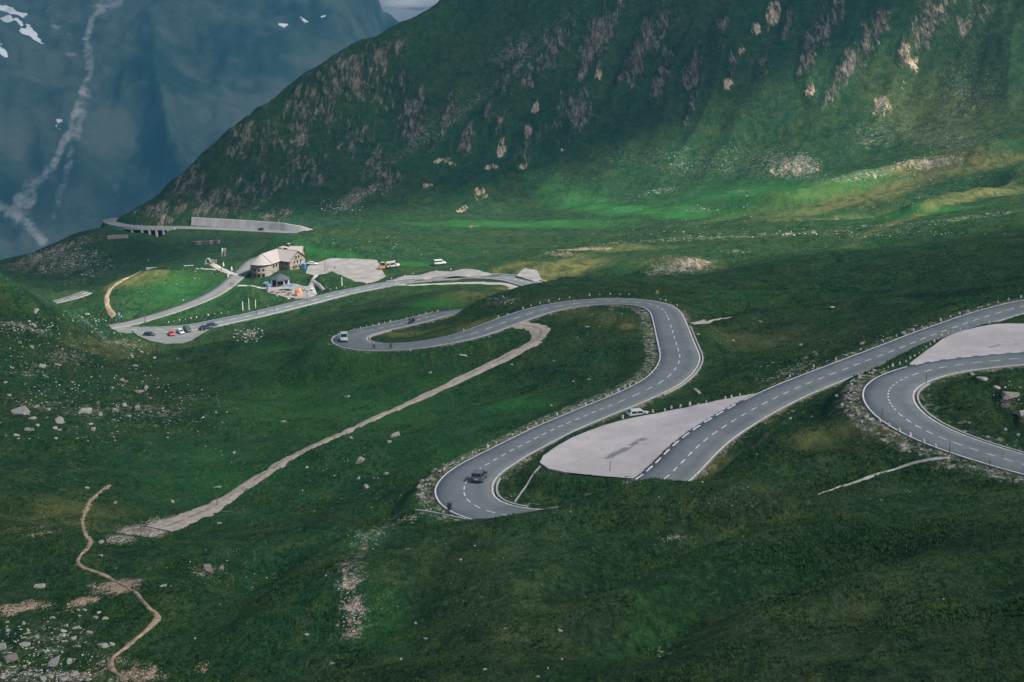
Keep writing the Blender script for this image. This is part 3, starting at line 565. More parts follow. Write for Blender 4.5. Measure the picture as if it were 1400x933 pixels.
fc = k.mix(k.math('MULTIPLY', k.ramp(k.noise(0.012, 6, 0.7), 0.52, 0.7), 0.5), fc, (0.13, 0.13, 0.125))
fn = k.noise(0.02, 6, 0.7)
fc = k.mix(k.math('MULTIPLY', k.ramp(k.math('ADD', k.at('scree'), k.math('MULTIPLY', k.math('SUBTRACT', fn, 0.5), 1.8)), 0.2, 0.9), k.ramp(k.at('scree'), 0.02, 0.3)), fc, (0.36, 0.35, 0.33))
fc = k.mix(k.ramp(k.math('ADD', k.at('snow'), k.math('MULTIPLY', k.math('SUBTRACT', fn, 0.5), 2.2)), 0.5, 0.62), fc, (0.82, 0.83, 0.85))
M_FAR = k.done(fc, 0.95, k.bump(k.noise(0.01, 7, 0.7), 0.8, 25), 0.1)
me = mesh_np('far_mountain', np.stack([FX, FY, FZ], -1).reshape(-1, 3), grid_faces(*FZ.shape), M_FAR)
for k_, a_ in FM.items(): attr(me, k_, a_)
tag(put('far_mountain', me), kind='structure')

# ------------------------------------------------------------------ road materials
def road_mat(name, base, var, seam=True):
    k = NT(name); n = k.noise(0.35, 5, 0.6); f = k.noise(9.0, 3, 0.7); w_ = k.at('across')
    c = k.mix(k.ramp(n, 0.35, 0.65), base, var)
    c = k.mix(k.math('MULTIPLY', k.ramp(f, 0.4, 0.65), 0.3), c, tuple(x*1.25 for x in base))
    if seam:   # tyre polish along the wheel tracks
        tr = k.math('ABSOLUTE', k.math('SUBTRACT', k.math('ABSOLUTE', w_), 0.5))
        c = k.mix(k.math('MULTIPLY', k.ramp(tr, 0.28, 0.12), k.ramp(k.noise(0.12, 3), 0.3, 0.7, 0.1, 0.4)), c, tuple(x*0.72 for x in base))
    c = k.mix(k.math('MULTIPLY', k.ramp(k.noise(0.06, 3, 0.5), 0.54, 0.58), 0.35), c, tuple(x*0.80 for x in base)); c = k.mix(k.math('MULTIPLY', k.ramp(k.voro(0.16, None, 'DISTANCE_TO_EDGE'), 0.03, 0.008), 0.35), c, tuple(x*0.55 for x in base)); c = k.mix(k.math('MULTIPLY', k.ramp(k.math('ABSOLUTE', w_), 0.86, 1.0), k.ramp(k.noise(0.9, 4, .7), .4, .6, .1, .7)), c, (0.20, 0.18, 0.15))
    return k.done(c, 0.85, k.bump(f, 0.25, 0.03), 0.2)
M_ASPHALT = road_mat('asphalt', (0.138, 0.158, 0.162), (0.168, 0.184, 0.186))
M_ASPHALT2 = road_mat('pale_asphalt', (0.20, 0.20, 0.195), (0.25, 0.245, 0.235))
M_SIDE = road_mat('side_asphalt', (0.155, 0.158, 0.156), (0.19, 0.19, 0.184))
k = NT('lot_paving'); n = k.noise(0.16, 5, 0.65); f = k.noise(5.0, 4, 0.7)
c = k.mix(k.ramp(n, 0.35, 0.65), (0.40, 0.365, 0.355), (0.50, 0.455, 0.445)); c = k.mix(k.math('MULTIPLY', k.ramp(f, 0.45, 0.7), 0.35), c, (0.36, 0.33, 0.325))
c = k.mix(k.math('MULTIPLY', k.ramp(k.noise(0.045, 4, 0.6), 0.45, 0.62), 0.55), c, (0.35, 0.32, 0.31)); c = k.mix(k.math('MULTIPLY', k.ramp(k.noise(1.6, 5, 0.75, k.scaled((1, .25, 1), rad(-35))), 0.54, 0.68), 0.4), c, (0.27, 0.25, 0.24)); stn = k.at('stain'); c = k.mix(k.math('MULTIPLY', k.ramp(k.math('ADD', stn, k.math('MULTIPLY', k.math('SUBTRACT', k.noise(0.9, 5, 0.75), 0.5), 1.3)), 0.5, 0.8), k.ramp(stn, 0, 0.2, 0, 0.75)), c, (0.13, 0.13, 0.13))
M_LOT = k.done(c, 0.85, k.bump(f, 0.2, 0.03), 0.2)
k = NT('lot_grey'); n = k.noise(0.2, 5, 0.65)
M_LOT2 = k.done(k.mix(k.ramp(n, 0.35, 0.65), (0.20, 0.19, 0.182), (0.28, 0.265, 0.25)), 0.9, None, 0.2)
k = NT('line_paint'); M_LINE = k.done(k.mix(k.ramp(k.noise(3.5, 5, 0.75), 0.36, 0.56), (0.26, 0.27, 0.27), (0.72, 0.71, 0.67)), 0.7)

def frame(R):
    t = np.gradient(R[:, :2], axis=0); t /= np.linalg.norm(t, axis=1)[:, None]+1e-9
    return np.stack([t[:, 1], -t[:, 0]], 1)                    # right-hand side
def ribbon(name, R, offs, mat, lift, skirt=0.0, across=None, parent=None):
    """offs: list of arrays/floats of lateral offsets"""
    N = frame(R); n = len(R); cols = []
    for o_ in offs:
        o_ = np.broadcast_to(np.asarray(o_, float), (n,))
        cols.append(np.c_[R[:, 0]+N[:, 0]*o_, R[:, 1]+N[:, 1]*o_, R[:, 2]+lift])
    ac = list(across) if across is not None else list(np.linspace(-1, 1, len(offs)))
    if skirt:
        a = cols[0].copy(); a[:, 2] -= skirt; b = cols[-1].copy(); b[:, 2] -= skirt
        cols = [a]+cols+[b]; ac = [ac[0]]+ac+[ac[-1]]
    V = np.stack(cols, 1); me = mesh_np(name, V.reshape(-1, 3), grid_faces(n, len(cols))[:, ::-1], mat)
    attr(me, 'across', np.tile(ac, n)); return put(name, me, parent)
def road(R, W_, mat, lift=0.02):
    o = ribbon('road', R, [-W_, -W_*0.5, 0*W_, W_*0.5, W_], mat, lift, 0.7); tag(o, kind='structure'); return o
O_A = road(RA, WA, M_ASPHALT, 0.03); O_B = road(RB, WB, M_ASPHALT, 0.05); O_C = road(RC, WC, M_ASPHALT, 0.03)
O_S = road(RS, WS, M_SIDE, 0.0); O_G = road(RG, WG, M_SIDE); O_L = road(RL, WL, M_SIDE)
def nearest(R, u, v):
    uv = np.array([project(p) for p in R]); return int(np.argmin((uv[:, 0]-u)**2+(uv[:, 1]-v)**2))
def span(R, a, b):
    i, j = sorted((nearest(R, *a), nearest(R, *b))); return slice(i, j+1)
def edge_line(o, R, off, sl=slice(None), wd=0.12, lift=0.07):
    off = np.broadcast_to(np.asarray(off, float), (len(R),))[sl]
    ribbon('edge_line', R[sl], [off-wd, off, off+wd], M_LINE, lift, parent=o)
def dashes(o, R, off, sl, L_, gap, wd=0.10, lift=0.075, name='centre_dash'):
    r = R[sl]; N = frame(R)[sl]; d = np.r_[0, np.cumsum(np.hypot(*np.diff(r[:, :2], axis=0).T))]
    off = np.broadcast_to(np.asarray(off, float), (len(R),))[sl]; s = 0.3
    while s+L_ < d[-1]:
        q = np.linspace(s, s+L_, 4); P = np.stack([np.interp(q, d, r[:, k]) for k in range(3)], 1); n = np.stack([np.interp(q, d, N[:, k]) for k in range(2)], 1); of = np.interp(q, d, off)
        V = np.stack([np.c_[P[:, :2]+n*(of-wd)[:, None], P[:, 2]+lift], np.c_[P[:, :2]+n*(of+wd)[:, None], P[:, 2]+lift]], 1).reshape(-1, 3)
        put(name, mesh_np(name, V, grid_faces(4, 2)[:, ::-1], M_LINE), o); s += L_+gap
SA1 = span(RA, (735,712), (603,429.5)); SA2 = span(RA, (740,392), (134,449))
for sl in (SA1, SA2):
    edge_line(O_A, RA, -(WA-0.28), sl); edge_line(O_A, RA, WA-0.28, sl)
dashes(O_A, RA, 0, span(RA, (735,712), (653,643)), 1.9, 1.5, 0.11); dashes(O_A, RA, 0, span(RA, (653,643), (843,552)), 1.9, 1.5, 0.11); dashes(O_A, RA, 0, span(RA, (843,552), (915,439)), 3.4, 3.2, 0.11)
dashes(O_A, RA, 0, span(RA, (915,439), (614,465)), 2.2, 2.2, 0.12); dashes(O_A, RA, 0, span(RA, (505,452), (603,430)), 2.2, 3.0, 0.12); dashes(O_A, RA, 0, SA2, 2.6, 2.8, 0.15)
sb = span(RB, (907,656), (1440,412)); edge_line(O_B, RB, WB-0.28, sb); edge_line(O_B, RB, -(WB-0.28), span(RB, (1045,552), (1440,412)))
dashes(O_B, RB, -(WB-0.28), span(RB, (880,675), (1045,552)), 2.5, 1.3, 0.16, name='edge_dash'); dashes(O_B, RB, 0, sb, 1.8, 1.55, 0.11)
sc_l = slice(0, len(RC)); side = 1
edge_line(O_C, RC, WC-0.28, span(RC, (1262,509), (1500,661))); edge_line(O_C, RC, -(WC-0.28))
dashes(O_C, RC, WC-0.28, span(RC, (1262,509), (1500,482)), 1.7, 1.1, 0.16, name='edge_dash'); dashes(O_C, RC, 0, span(RC, (1500,482), (1241,516)), 1.8, 1.5, 0.11); dashes(O_C, RC, 0, span(RC, (1241,516), (1229,567)), 0.9, 0.9, 0.12); dashes(O_C, RC, 0, span(RC, (1229,567), (1500,661)), 1.8, 1.5, 0.11)
edge_line(O_G, RG, WG-0.3); edge_line(O_G, RG, -(WG-0.3)); edge_line(O_L, RL, WL-0.3); edge_line(O_L, RL, -(WL-0.3)); dashes(O_L, RL, 0, slice(None), 3, 3, 0.15)

def lot(name, L, mat, lift=0.0, stains=()):
    """paved area: triangulated grid clipped to the outline, following the outline heights"""
    bm = bmesh.new(); vs = [bm.verts.new((*p[:2], p[2]+lift)) for p in L]; f = bm.faces.new(vs)
    if f.normal.z < 0 or sum((L[i][0]*L[(i+1) % len(L)][1]-L[(i+1) % len(L)][0]*L[i][1]) for i in range(len(L))) < 0: f.normal_flip()
    bmesh.ops.triangulate(bm, faces=bm.faces[:], ngon_method='EAR_CLIP')
    lo = L[:, :2].min(0); hi = L[:, :2].max(0); st = max(1.5, (hi-lo).max()/22)
    for ax_ in (0, 1):
        for x in np.arange(lo[ax_]+st*0.5, hi[ax_], st):
            co = [0, 0, 0]; no = [0, 0, 0]; co[ax_] = x; no[ax_] = 1
            bmesh.ops.bisect_plane(bm, geom=bm.verts[:]+bm.edges[:]+bm.faces[:], plane_co=co, plane_no=no)
    for v_ in bm.verts: v_.co.z = float(idw(L, v_.co.x, v_.co.y)) + lift
    edges = [e for e in bm.edges if len(e.link_faces) == 1]
    r = bmesh.ops.extrude_edge_only(bm, edges=edges)
    for g_ in r['geom']:
        if isinstance(g_, bmesh.types.BMVert): g_.co.z -= 0.6
    me = bpy.data.meshes.new(name); bm.to_mesh(me); bm.free(); me.materials.append(mat)
    V = np.empty(len(me.vertices)*3, np.float32); me.vertices.foreach_get('co', V); V = V.reshape(-1, 3); a = np.zeros(len(V))
    for (u0, v0), (u1, v1), z, wd in stains:
        p = PZ(u0, v0, z); q = PZ(u1, v1, z); e = (q-p)[:2]; t = np.clip(((V[:, :2]-p[:2])@e)/(e@e), 0, 1)
        d = np.linalg.norm(V[:, :2]-p[:2]-t[:, None]*e, axis=1); a = np.maximum(a, 1-sstep(wd*0.3, wd*1.6, d))
    attr(me, 'stain', a); o = put(name, me); tag(o, kind='structure'); return o
lot('parking_lot', LOTS[0][0], M_LOT, 0.01, [((830,624),(880,604),-80.4,0.9)]); lot('parking_lot', LOTS[1][0], M_LOT, 0.01, [((1355,475),(1395,462),-69.5,0.35),((1370,468),(1390,470),-69.4,0.3)])
lot('parking_lot', LOTS[2][0], M_LOT2, 0.0); lot('parking_bay', LOTS[3][0], M_SIDE, 0.0); lot('lay_by', LOTS[4][0], M_LOT2, 0.0); lot('parking_bay', LOTS[5][0], M_LOT2, 0.0); lot('terrace', LOTS[6][0], M_LOT2, 0.0)

# ------------------------------------------------------------------ tracks and footpaths
def path_mat(name, c1, c2, c3, edge=0.75):
    k = NT(name); n = k.noise(0.8, 5, 0.7); f = k.noise(3.5, 4, 0.7)
    c = k.mix(k.ramp(n, 0.3, 0.7), c1, c2); c = k.mix(k.math('MULTIPLY', k.ramp(f, 0.5, 0.7), 0.6), c, c3)
    w_ = k.math('ABSOLUTE', k.at('across'))
    if edge < 1: c = k.mix(k.math('MULTIPLY', k.ramp(w_, 0.22, 0.05), k.ramp(k.noise(0.5, 4, 0.7), 0.42, 0.6, 0, 0.6)), c, (0.05, 0.09, 0.04))
    return k.done(c, 0.95, k.bump(f, 0.5, 0.1), 0.1)
M_TRACK = path_mat('track_gravel', (0.29, 0.245, 0.20), (0.45, 0.385, 0.315), (0.20, 0.18, 0.155), 0.7)
M_PATH = path_mat('path_earth', (0.20, 0.14, 0.09), (0.42, 0.32, 0.225), (0.13, 0.10, 0.065), 2)
M_PATHG = path_mat('path_stone', (0.30, 0.28, 0.26), (0.42, 0.40, 0.375), (0.22, 0.21, 0.2), 2)
def footpath(name, uvs, wid, mat, jit=0.25, lift=0.10):
    P = trail(dense(uvs, 4), 1.0, 1.2); n = len(P); s = np.arange(n)*1.0
    jl = 1+jit*2*fbm(s, s*0, 3.0, 2, len(uvs)); jr = 1+jit*2*fbm(s, s*0+9, 3.0, 2, 50+len(uvs)); wd = np.interp(np.linspace(0, 1, n), np.linspace(0, 1, len(np.atleast_1d(wid))), np.atleast_1d(wid)) if np.ndim(wid) else np.full(n, wid)
    N = frame(P); cols = []
    for c_ in (-1, -0.5, 0, 0.5, 1):
        o_ = c_*wd*(jl if c_ < 0 else jr); x = P[:, 0]+N[:, 0]*o_; y = P[:, 1]+N[:, 1]*o_
        cols.append(np.c_[x, y, Hz(x, y)+(lift+0.0002*y if abs(c_) < 1 else -0.03)])
    me = mesh_np(name, np.stack(cols, 1).reshape(-1, 3), grid_faces(n, 5)[:, ::-1], mat); attr(me, 'across', np.tile([-1, -.5, 0, .5, 1], n))
    o = put(name, me); tag(o, kind='structure'); return o
footpath('gravel_track', [(709,444),(722,446),(736,449),(741,455),(737,463),(725,472),(708,481),(690,490),(660,504),(630,519),(600,533),(570,547),(540,560),(510,573),(480,588),(450,601),(420,614),(395,627),(370,643),(345,660),(320,676),(300,689),(275,702),(250,713),(215,724)], [2.6,2.4,2.2,1.6,1.3,1.2,1.2,1.3,1.6,2.0,3.6], M_TRACK, 0.2, 0.12)
footpath('footpath', [(150,664),(138,672),(124,684),(116,700),(112,715),(116,730),(126,742),(118,752),(102,768),(112,776),(128,781),(150,790)], [0.22,0.26,0.2,0.3,0.35], M_PATH, 0.5)
footpath('footpath', [(205,834),(219,838),(216,848),(204,860),(190,870),(180,878),(170,888),(155,897),(146,908),(158,920),(175,931)], [0.25,0.5,0.35,0.3,0.28,0.26,0.35,0.4], M_PATH, 0.6)
footpath('footpath', [(150,790),(162,797),(178,806),(190,815),(198,824),(205,834)], [0.3,0.2,0.25,0.2,0.28], M_PATH, 0.6)
footpath('footpath', [(157,433),(151,427),(146,415),(146,405),(150,396),(160,388),(172,381),(184,376),(192,372)], 1.0, M_PATH, 0.2)
footpath('gravel_track', [(530,388.5),(560,390.5),(600,388.5),(650,387),(690,388.5),(706,394)], [0.6,1.6,1.8,1.4,1.0], M_PATHG, 0.3)
footpath('footpath', [(325,391),(340,391),(360,394),(372,399)], 0.9, M_PATHG, 0.1)
footpath('footpath', [(434,375.5),(426,383),(424,390),(428,398),(430,403)], 1.1, M_PATHG, 0.1)
footpath('footpath', [(426,384),(434,389),(443,397)], 0.6, M_PATHG, 0.1)
footpath('footpath', [(324,377),(313,373),(303,369),(295,364),(290,361)], 1.6, M_PATHG, 0.1)
footpath('footpath', [(296,369),(282,368.5),(268,367.5)], 0.5, M_PATHG, 0.2)
footpath('footpath', [(944,443),(955,441.5),(968,439.5),(985,436.5),(1000,434)], [1.3,0.8,0.5,0.3,0.2], M_PATHG, 0.2)
footpath('drain_channel', [(1298,626),(1280,628),(1260,631),(1245,634),(1228,639),(1210,645),(1195,650),(1178,656),(1160,662),(1140,669),(1118,677)], [0.42,0.3,0.26,0.3,0.36,0.2,0.16,0.12], M_PATHG, 0.55, 0.08)
# ------------------------------------------------------------------ small mesh kit
def bbox(bm, c, s, rz=0.0, top=None):
    """box centred at c (z = bottom), size s; top = (fx, fy) scales the top face"""
    fx, fy = top or (1, 1); vs = []
    for z, kx, ky in ((0, 1, 1), (s[2], fx, fy)):
        for x, y in ((-1, -1), (1, -1), (1, 1), (-1, 1)):
            px_, py_ = x*s[0]/2*kx, y*s[1]/2*ky
            vs.append(bm.verts.new((c[0]+px_*math.cos(rz)-py_*math.sin(rz), c[1]+px_*math.sin(rz)+py_*math.cos(rz), c[2]+z)))
    for f in ((3, 2, 1, 0), (4, 5, 6, 7), (0, 1, 5, 4), (1, 2, 6, 5), (2, 3, 7, 6), (3, 0, 4, 7)): bm.faces.new([vs[i] for i in f])
def btube(bm, p0, p1, r0, r1=None, n=8, cap=True):
    p0 = Vector(p0); p1 = Vector(p1); r1 = r0 if r1 is None else r1; d = (p1-p0).normalized(); a = d.orthogonal().normalized(); b = d.cross(a); A = []; B = []
    for i in range(n):
        t = 2*math.pi*i/n; o = a*math.cos(t)+b*math.sin(t); A.append(bm.verts.new(p0+o*r0)); B.append(bm.verts.new(p1+o*r1))
    for i in range(n): bm.faces.new((A[i], A[(i+1) % n], B[(i+1) % n], B[i]))
    if cap: bm.faces.new(A[::-1]); bm.faces.new(B)
def bloft(bm, rings, cap=True):
    R = [[bm.verts.new(p) for p in r] for r in rings]; n = len(R[0])
    for a, b in zip(R[:-1], R[1:]):
        for i in range(n): bm.faces.new((a[i], a[(i+1) % n], b[(i+1) % n], b[i]))
    if cap: bm.faces.new(R[0][::-1]); bm.faces.new(R[-1])
def bpoly(bm, pts, thick=0.0, nrm=None):
    vs = [bm.verts.new(p) for p in pts]; f = bm.faces.new(vs)
    if thick:
        f.normal_update(); n = Vector(nrm) if nrm else f.normal.copy(); r = bmesh.ops.extrude_face_region(bm, geom=[f])
        for g_ in r['geom']:
            if isinstance(g_, bmesh.types.BMVert): g_.co += n*thick
def fin(bm, name, mat, smooth=False):
    bmesh.ops.recalc_face_normals(bm, faces=bm.faces); me = bpy.data.meshes.new(name); bm.to_mesh(me); bm.free()
    if isinstance(mat, (list, tuple)):
        for m_ in mat: me.materials.append(m_)
    else: me.materials.append(mat)
    if smooth: me.polygons.foreach_set('use_smooth', np.ones(len(me.polygons), bool))
    return me
def part(name, fn, mat, parent=None, smooth=False, bev=0.0):
    bm = bmesh.new(); fn(bm)
    if bev: bmesh.ops.bevel(bm, geom=bm.edges[:], offset=bev, segments=1, affect='EDGES', profile=0.5)
    return put(name, fin(bm, name, mat, smooth), parent)
def empty(name, loc, rz=0.0, label=None, cat=None, group=None):
    o = bpy.data.objects.new(name, None); COL.objects.link(o); o.location = loc; o.rotation_euler[2] = rz; o.empty_display_size = 0.3
    return tag(o, label, cat, group)
def copy_tree(o, parent=None):
    c_ = o.copy(); COL.objects.link(c_); c_.parent = parent
    for ch in o.children: copy_tree(ch, c_)
    return c_
def plain(name, col, rough=0.6, var=0.12, scale=3.0, spec=0.4, metal=0.0, bump=0.0):
    k = NT(name); n = k.noise(scale, 4, 0.6); c = k.mix(k.ramp(n, 0.3, 0.7), tuple(x*(1-var) for x in col), tuple(min(1, x*(1+var)) for x in col))
    return k.done(c, rough, k.bump(n, bump, 0.05) if bump else None, spec, metal)
G3d = lambda u, v: Vector(ground(u, v))

# ------------------------------------------------------------------ stones
def stone_mat(name, a, b, d):
    k = NT(name); oi = k.n('ShaderNodeObjectInfo'); n = k.noise(1.6, 6, 0.7); f = k.noise(6.0, 4, 0.7)
    c = k.mix(k.ramp(n, 0.3, 0.68), a, b); c = k.mix(k.math('MULTIPLY', k.ramp(f, 0.55, 0.7), 0.6), c, d)
    c = k.mix(k.math('MULTIPLY', oi.outputs['Random'], 0.45), c, d)
    return k.done(c, 0.9, k.bump(f, 0.5, 0.08), 0.2)
M_ROCK = stone_mat('pale_rock', (0.22, 0.22, 0.19), (0.40, 0.385, 0.34), (0.14, 0.14, 0.12))
M_ROCKB = stone_mat('brown_rock', (0.15, 0.125, 0.115), (0.27, 0.235, 0.21), (0.10, 0.085, 0.08))
M_ROCKT = stone_mat('ochre_rock', (0.30, 0.215, 0.15), (0.42, 0.33, 0.245), (0.23, 0.17, 0.12))
M_GUARD = stone_mat('guard_stone', (0.42, 0.405, 0.37), (0.60, 0.58, 0.53), (0.32, 0.31, 0.28))
def hull_rock(seed, sub=16, flat=0.7, block_=False):
    """angular broken block: jittered slab corners with chipped edges"""
    r = random.Random(seed); bm = bmesh.new(); tx, ty = r.uniform(-.25, .25), r.uniform(-.25, .25)
    for x in (-1, 1):
        for y in (-1, 1):
            for z in (-1, 1):
                k_ = 0.5*r.uniform(.55, 1.0); bm.verts.new((x*k_+tx*z*.3, y*0.5*r.uniform(.5, 1)+ty*z*.3, z*0.5*flat*r.uniform(.5, 1)))
    for i in range(sub-9):
        th = r.uniform(0, 2*math.pi); bm.verts.new((math.cos(th)*.5*r.uniform(.8, 1.05), math.sin(th)*.5*r.uniform(.8, 1.05), r.uniform(-.3, .3)*flat))
    rr_ = bmesh.ops.convex_hull(bm, input=bm.verts[:])
    dele = [v_ for v_ in bm.verts if not v_.link_faces]
    if dele: bmesh.ops.delete(bm, geom=dele, context='VERTS')
    bmesh.ops.bevel(bm, geom=bm.edges[:], offset=0.018, segments=1, affect='EDGES')
    return bm
ROCKS = {}
for mk, mat in (('p', M_ROCK), ('b', M_ROCKB), ('t', M_ROCKT)):
    ROCKS[mk] = [fin(hull_rock(100+i, 13+i % 4, 0.75, i % 3 == 0), 'boulder', mat) for i in range(9)]
def boulder(u, v, w_px, h_px, mk, label, group, rng=random):
    p = ground(u, v)
    if p is None: return None
    s = p[1]/FPX*1.08; W_ = w_px*s; H_ = max(h_px*s*1.0, W_*0.25)
    o = put('boulder', rng.choice(ROCKS[mk])); o.location = (p[0], p[1], p[2]+H_*0.04)
    o.scale = (W_, W_*rng.uniform(0.55, 0.95), H_*1.25*rng.uniform(.75, 1.1)); o.rotation_euler = (rng.uniform(-.4, .4), rng.uniform(-.4, .4), rng.uniform(0, 6.28))
    return tag(o, label, 'boulder', group)
rs = random.Random(11); NB = 0
BIG = [(28,566,29,12,'p','largest pale flat-topped boulder on the stony left slope'),(116,564,21,14,'p','tall angular pale boulder with ochre stain on the left slope'),(15,902,23,19,'b','big brown boulder beside the split slab in the bottom gully'),(3,886,14,14,'p','pale grey block behind the big brown boulder in the gully'),
 (73,908,31,10,'p','long tilted pale slab lying in the boulder gully'),(55,803,15,10,'p','lone rounded grey boulder in the grass above the ochre earth patch'),(82,577,17,8,'p','low grey boulder between the largest pale boulder and the tall one'),(40,588,18,8,'p','flat layered slab below the largest pale boulder'),
 (492,632,13,18,'p','tall pale rock cluster stone in the basin below the gravel track'),(141,884,17,11,'p','grey slab pair end beside the earth path in the gully'),(283,778,20,10,'b','brown-grey boulder on the bank above the bottom earth path'),(236,687,5,7,'t','small ochre standing stone above the gravel patch'),(300,716,6,5,'t','small ochre boulder below the gravel track'),(766,863,8,4,'t','ochre stone on the dark foreground slope'),(167,520,7,5,'t','reddish boulder on the dry rise of the left slope'),(79,499,10,4,'t','reddish slab on the stony left slope')]
BIG += [(1381,543,24,20,'p','large pale rock outcrop in the grass inside the upper hairpin'),(1398,566,16,16,'p','second pale outcrop block behind the large one inside the upper hairpin'),(1362,531,16,8,'p','low pale outcrop ledge inside the upper hairpin'),(1343,518,16,6,'p','flat stony ledge on the bank inside the upper hairpin'),(1374,556,12,9,'b','brownish block at the foot of the large outcrop inside the upper hairpin')]
for u, v, a_, b_, mk, lab in BIG: boulder(u, v, a_, b_, mk, lab, None, rs); NB += 1
SETS = [("pale rock strewn over the stony slope left of the road junction", 'rocks on the stony left slope', 'p', [(44.7,573,10,8),(22.7,596,10,4),(137,568,10,6),(158,563,10,13),(170,555,7,9),(188,560,10,10),(43,475,11,7),(48,426,14,3),(46,446,8,5),(27,469,5,7),(58,501,11,7),(66,561,7,7),(185,501,8,4),(191,536,14,8),(127,588,9,7),(123,580,8,4),(200,531,8,5),(205,545,7,5),(176,570,6,5),(12,541,6,4),(7,524,6,4),(50,557,8,4)]),
 ("pale angular rock among the boulders of the bottom gully", 'rocks in the bottom gully', 'p', [(95,906,14,7),(122.5,867.5,10,12),(88,864,11,4),(104,859,12,4),(85,870,12,5),(99,874,14,8),(35,882,16,6),(36,867,11,4),(33,872,8,4),(86,877,7,4),(108,885,6,7),(101.5,923,13,7),(88,929,16,7),(59.6,929,14,7),(131,845,7,5),(144,846.5,10,5),(91.6,856.5,6,6),(50,871,7,3),(53,878.5,5,3),(33,913,9,5),(4,926,10,5),(154,882,10,9),(120,930,12,6),(70,925,9,5),(140,905,8,5),(20,930,9,5),(42,922,7,4)]),
 ("pale stone lying in the green basin below the gravel track", 'stones in the basin', 'p', [(138,742,10,6),(137.5,760,8,4),(303,778,9,9),(223,802,10,6),(267,874,5,6),(157,688,7,4),(118.7,668,8,5),(297,666.7,10,4),(540,597,16,9),(532,605,9,6),(387,578,9,7),(475,543,7,6),(501,667,12,7),(527,649,9,6),(490,655,6,4),(633,486,12,4),(420,640,6,4),(588,510,6,3),(320,620,6,3),(480,600,6,4)]),
 ("pale stone on the dark grass slope of the foreground", 'stones on the foreground slope', 'p', [(557,751,7,3),(568,853,6,5),(583,874,10,3),(548,902,6,4),(455,908,10,5),(768,902,5,5),(749,915,4,6),(630,766,5,4),(649,747,4,3),(735,926,6,4),(663,916,7,4),(690,860,5,3),(420,868,6,3),(780,700,5,3),(960,660,5,3),(1035,622,4,3),(1290,820,4,3)]),
 ("pale stone in the grass inside the wide road bend", 'stones in the road bend', 'p', [(757,494,5,2),(805,519,5,2),(754,555,6,2),(803,447,6,2),(835,424,10,4),(784,522,4,2),(700,499,6,2)]),
 ("pale stone in the grass beyond the wide road bend", 'stones beyond the road bend', 'p', [(1002,466,6,3),(955,458,5,3),(1135,421,14,3),(1180,470,10,3),(1250,446,12,3),(1095,472,8,3),(1040,440,6,2)]),
 ("small pale rock on the bank by the upper hairpin", 'rocks by the upper hairpin', 'p', [(1144,542,6,3),(1080,573,5,3),(1110,570,4,2),(1375,588,6,3),(1392,595,7,4),(1330,513,9,4),(1316,508,6,3)])]
for lab, grp, mk, L in SETS:
    for a_ in L:
        if boulder(*a_, mk, lab, grp, rs) is not None: NB += 1
def strew(n, u0, u1, v0, v1, smin, smax, lab, grp, mk='p', cl=5):
    cen = [(rs.uniform(u0, u1), rs.uniform(v0, v1)) for _ in range(cl)]
    for _ in range(n):
        c_ = rs.choice(cen); s = smin*(smax/smin)**(rs.random()**2)
        u = min(max(rs.gauss(c_[0], (u1-u0)/7), u0), u1); v = min(max(rs.gauss(c_[1], (v1-v0)/7), v0), v1)
        p = ground(u, v)
        if p is None or LEVEL[min(np.searchsorted(rows, p[1]), NR-1), min(max(int((p[0]/p[1]+AMAX)/(2*AMAX)*(NC-1)), 0), NC-1)] > 0.5: continue
        boulder(u, v, s, s*rs.uniform(0.35, 0.75), mk, lab, grp, rs)
strew(48, 0, 260, 425, 600, 2.5, 8, *SETS[0][:2], cl=10); strew(34, 10, 170, 835, 932, 3, 9, *SETS[1][:2]); strew(16, 120, 620, 590, 790, 2.5, 6, *SETS[2][:2], cl=9)
# riprap outside the hairpins
def riprap(R, W_, sl, side, n, lab, grp, w0=0.9, w1=3.2, s0=0.45, s1=1.2, mk='pt'):
    N = frame(R); idx = range(*sl.indices(len(R)))
    for _ in range(n):
        i = rs.choice(list(idx)); d = W_[i]+rs.uniform(w0, w1); x = R[i, 0]+N[i, 0]*d*side; y = R[i, 1]+N[i, 1]*d*side; s = rs.uniform(s0, s1)
        o = put('boulder', rs.choice(ROCKS['p' if rs.random() < 0.72 else 'b' if rs.random() < .7 else 't'])); o.location = (x, y, float(Hz(x, y))+s*0.12); o.scale = (s, s*rs.uniform(.7, 1), s*rs.uniform(.6, .95)); o.rotation_euler = (rs.uniform(-.4, .4), rs.uniform(-.4, .4), rs.uniform(0, 6.28)); tag(o, lab, 'rock', grp)
riprap(RC, WC, span(RC, (1241,516), (1236,574)), 1, 46, 'pale rock heaped outside the upper hairpin kerb line', 'rocks heaped outside the upper hairpin', 1.0, 3.2, 0.35, 0.95)
riprap(RA, WA, span(RA, (655,697), (662,637)), -1, 40, 'pale rock in the rubble bank outside the lowest hairpin', 'rubble outside the lowest hairpin', 1.0, 3.0, 0.3, 0.75)
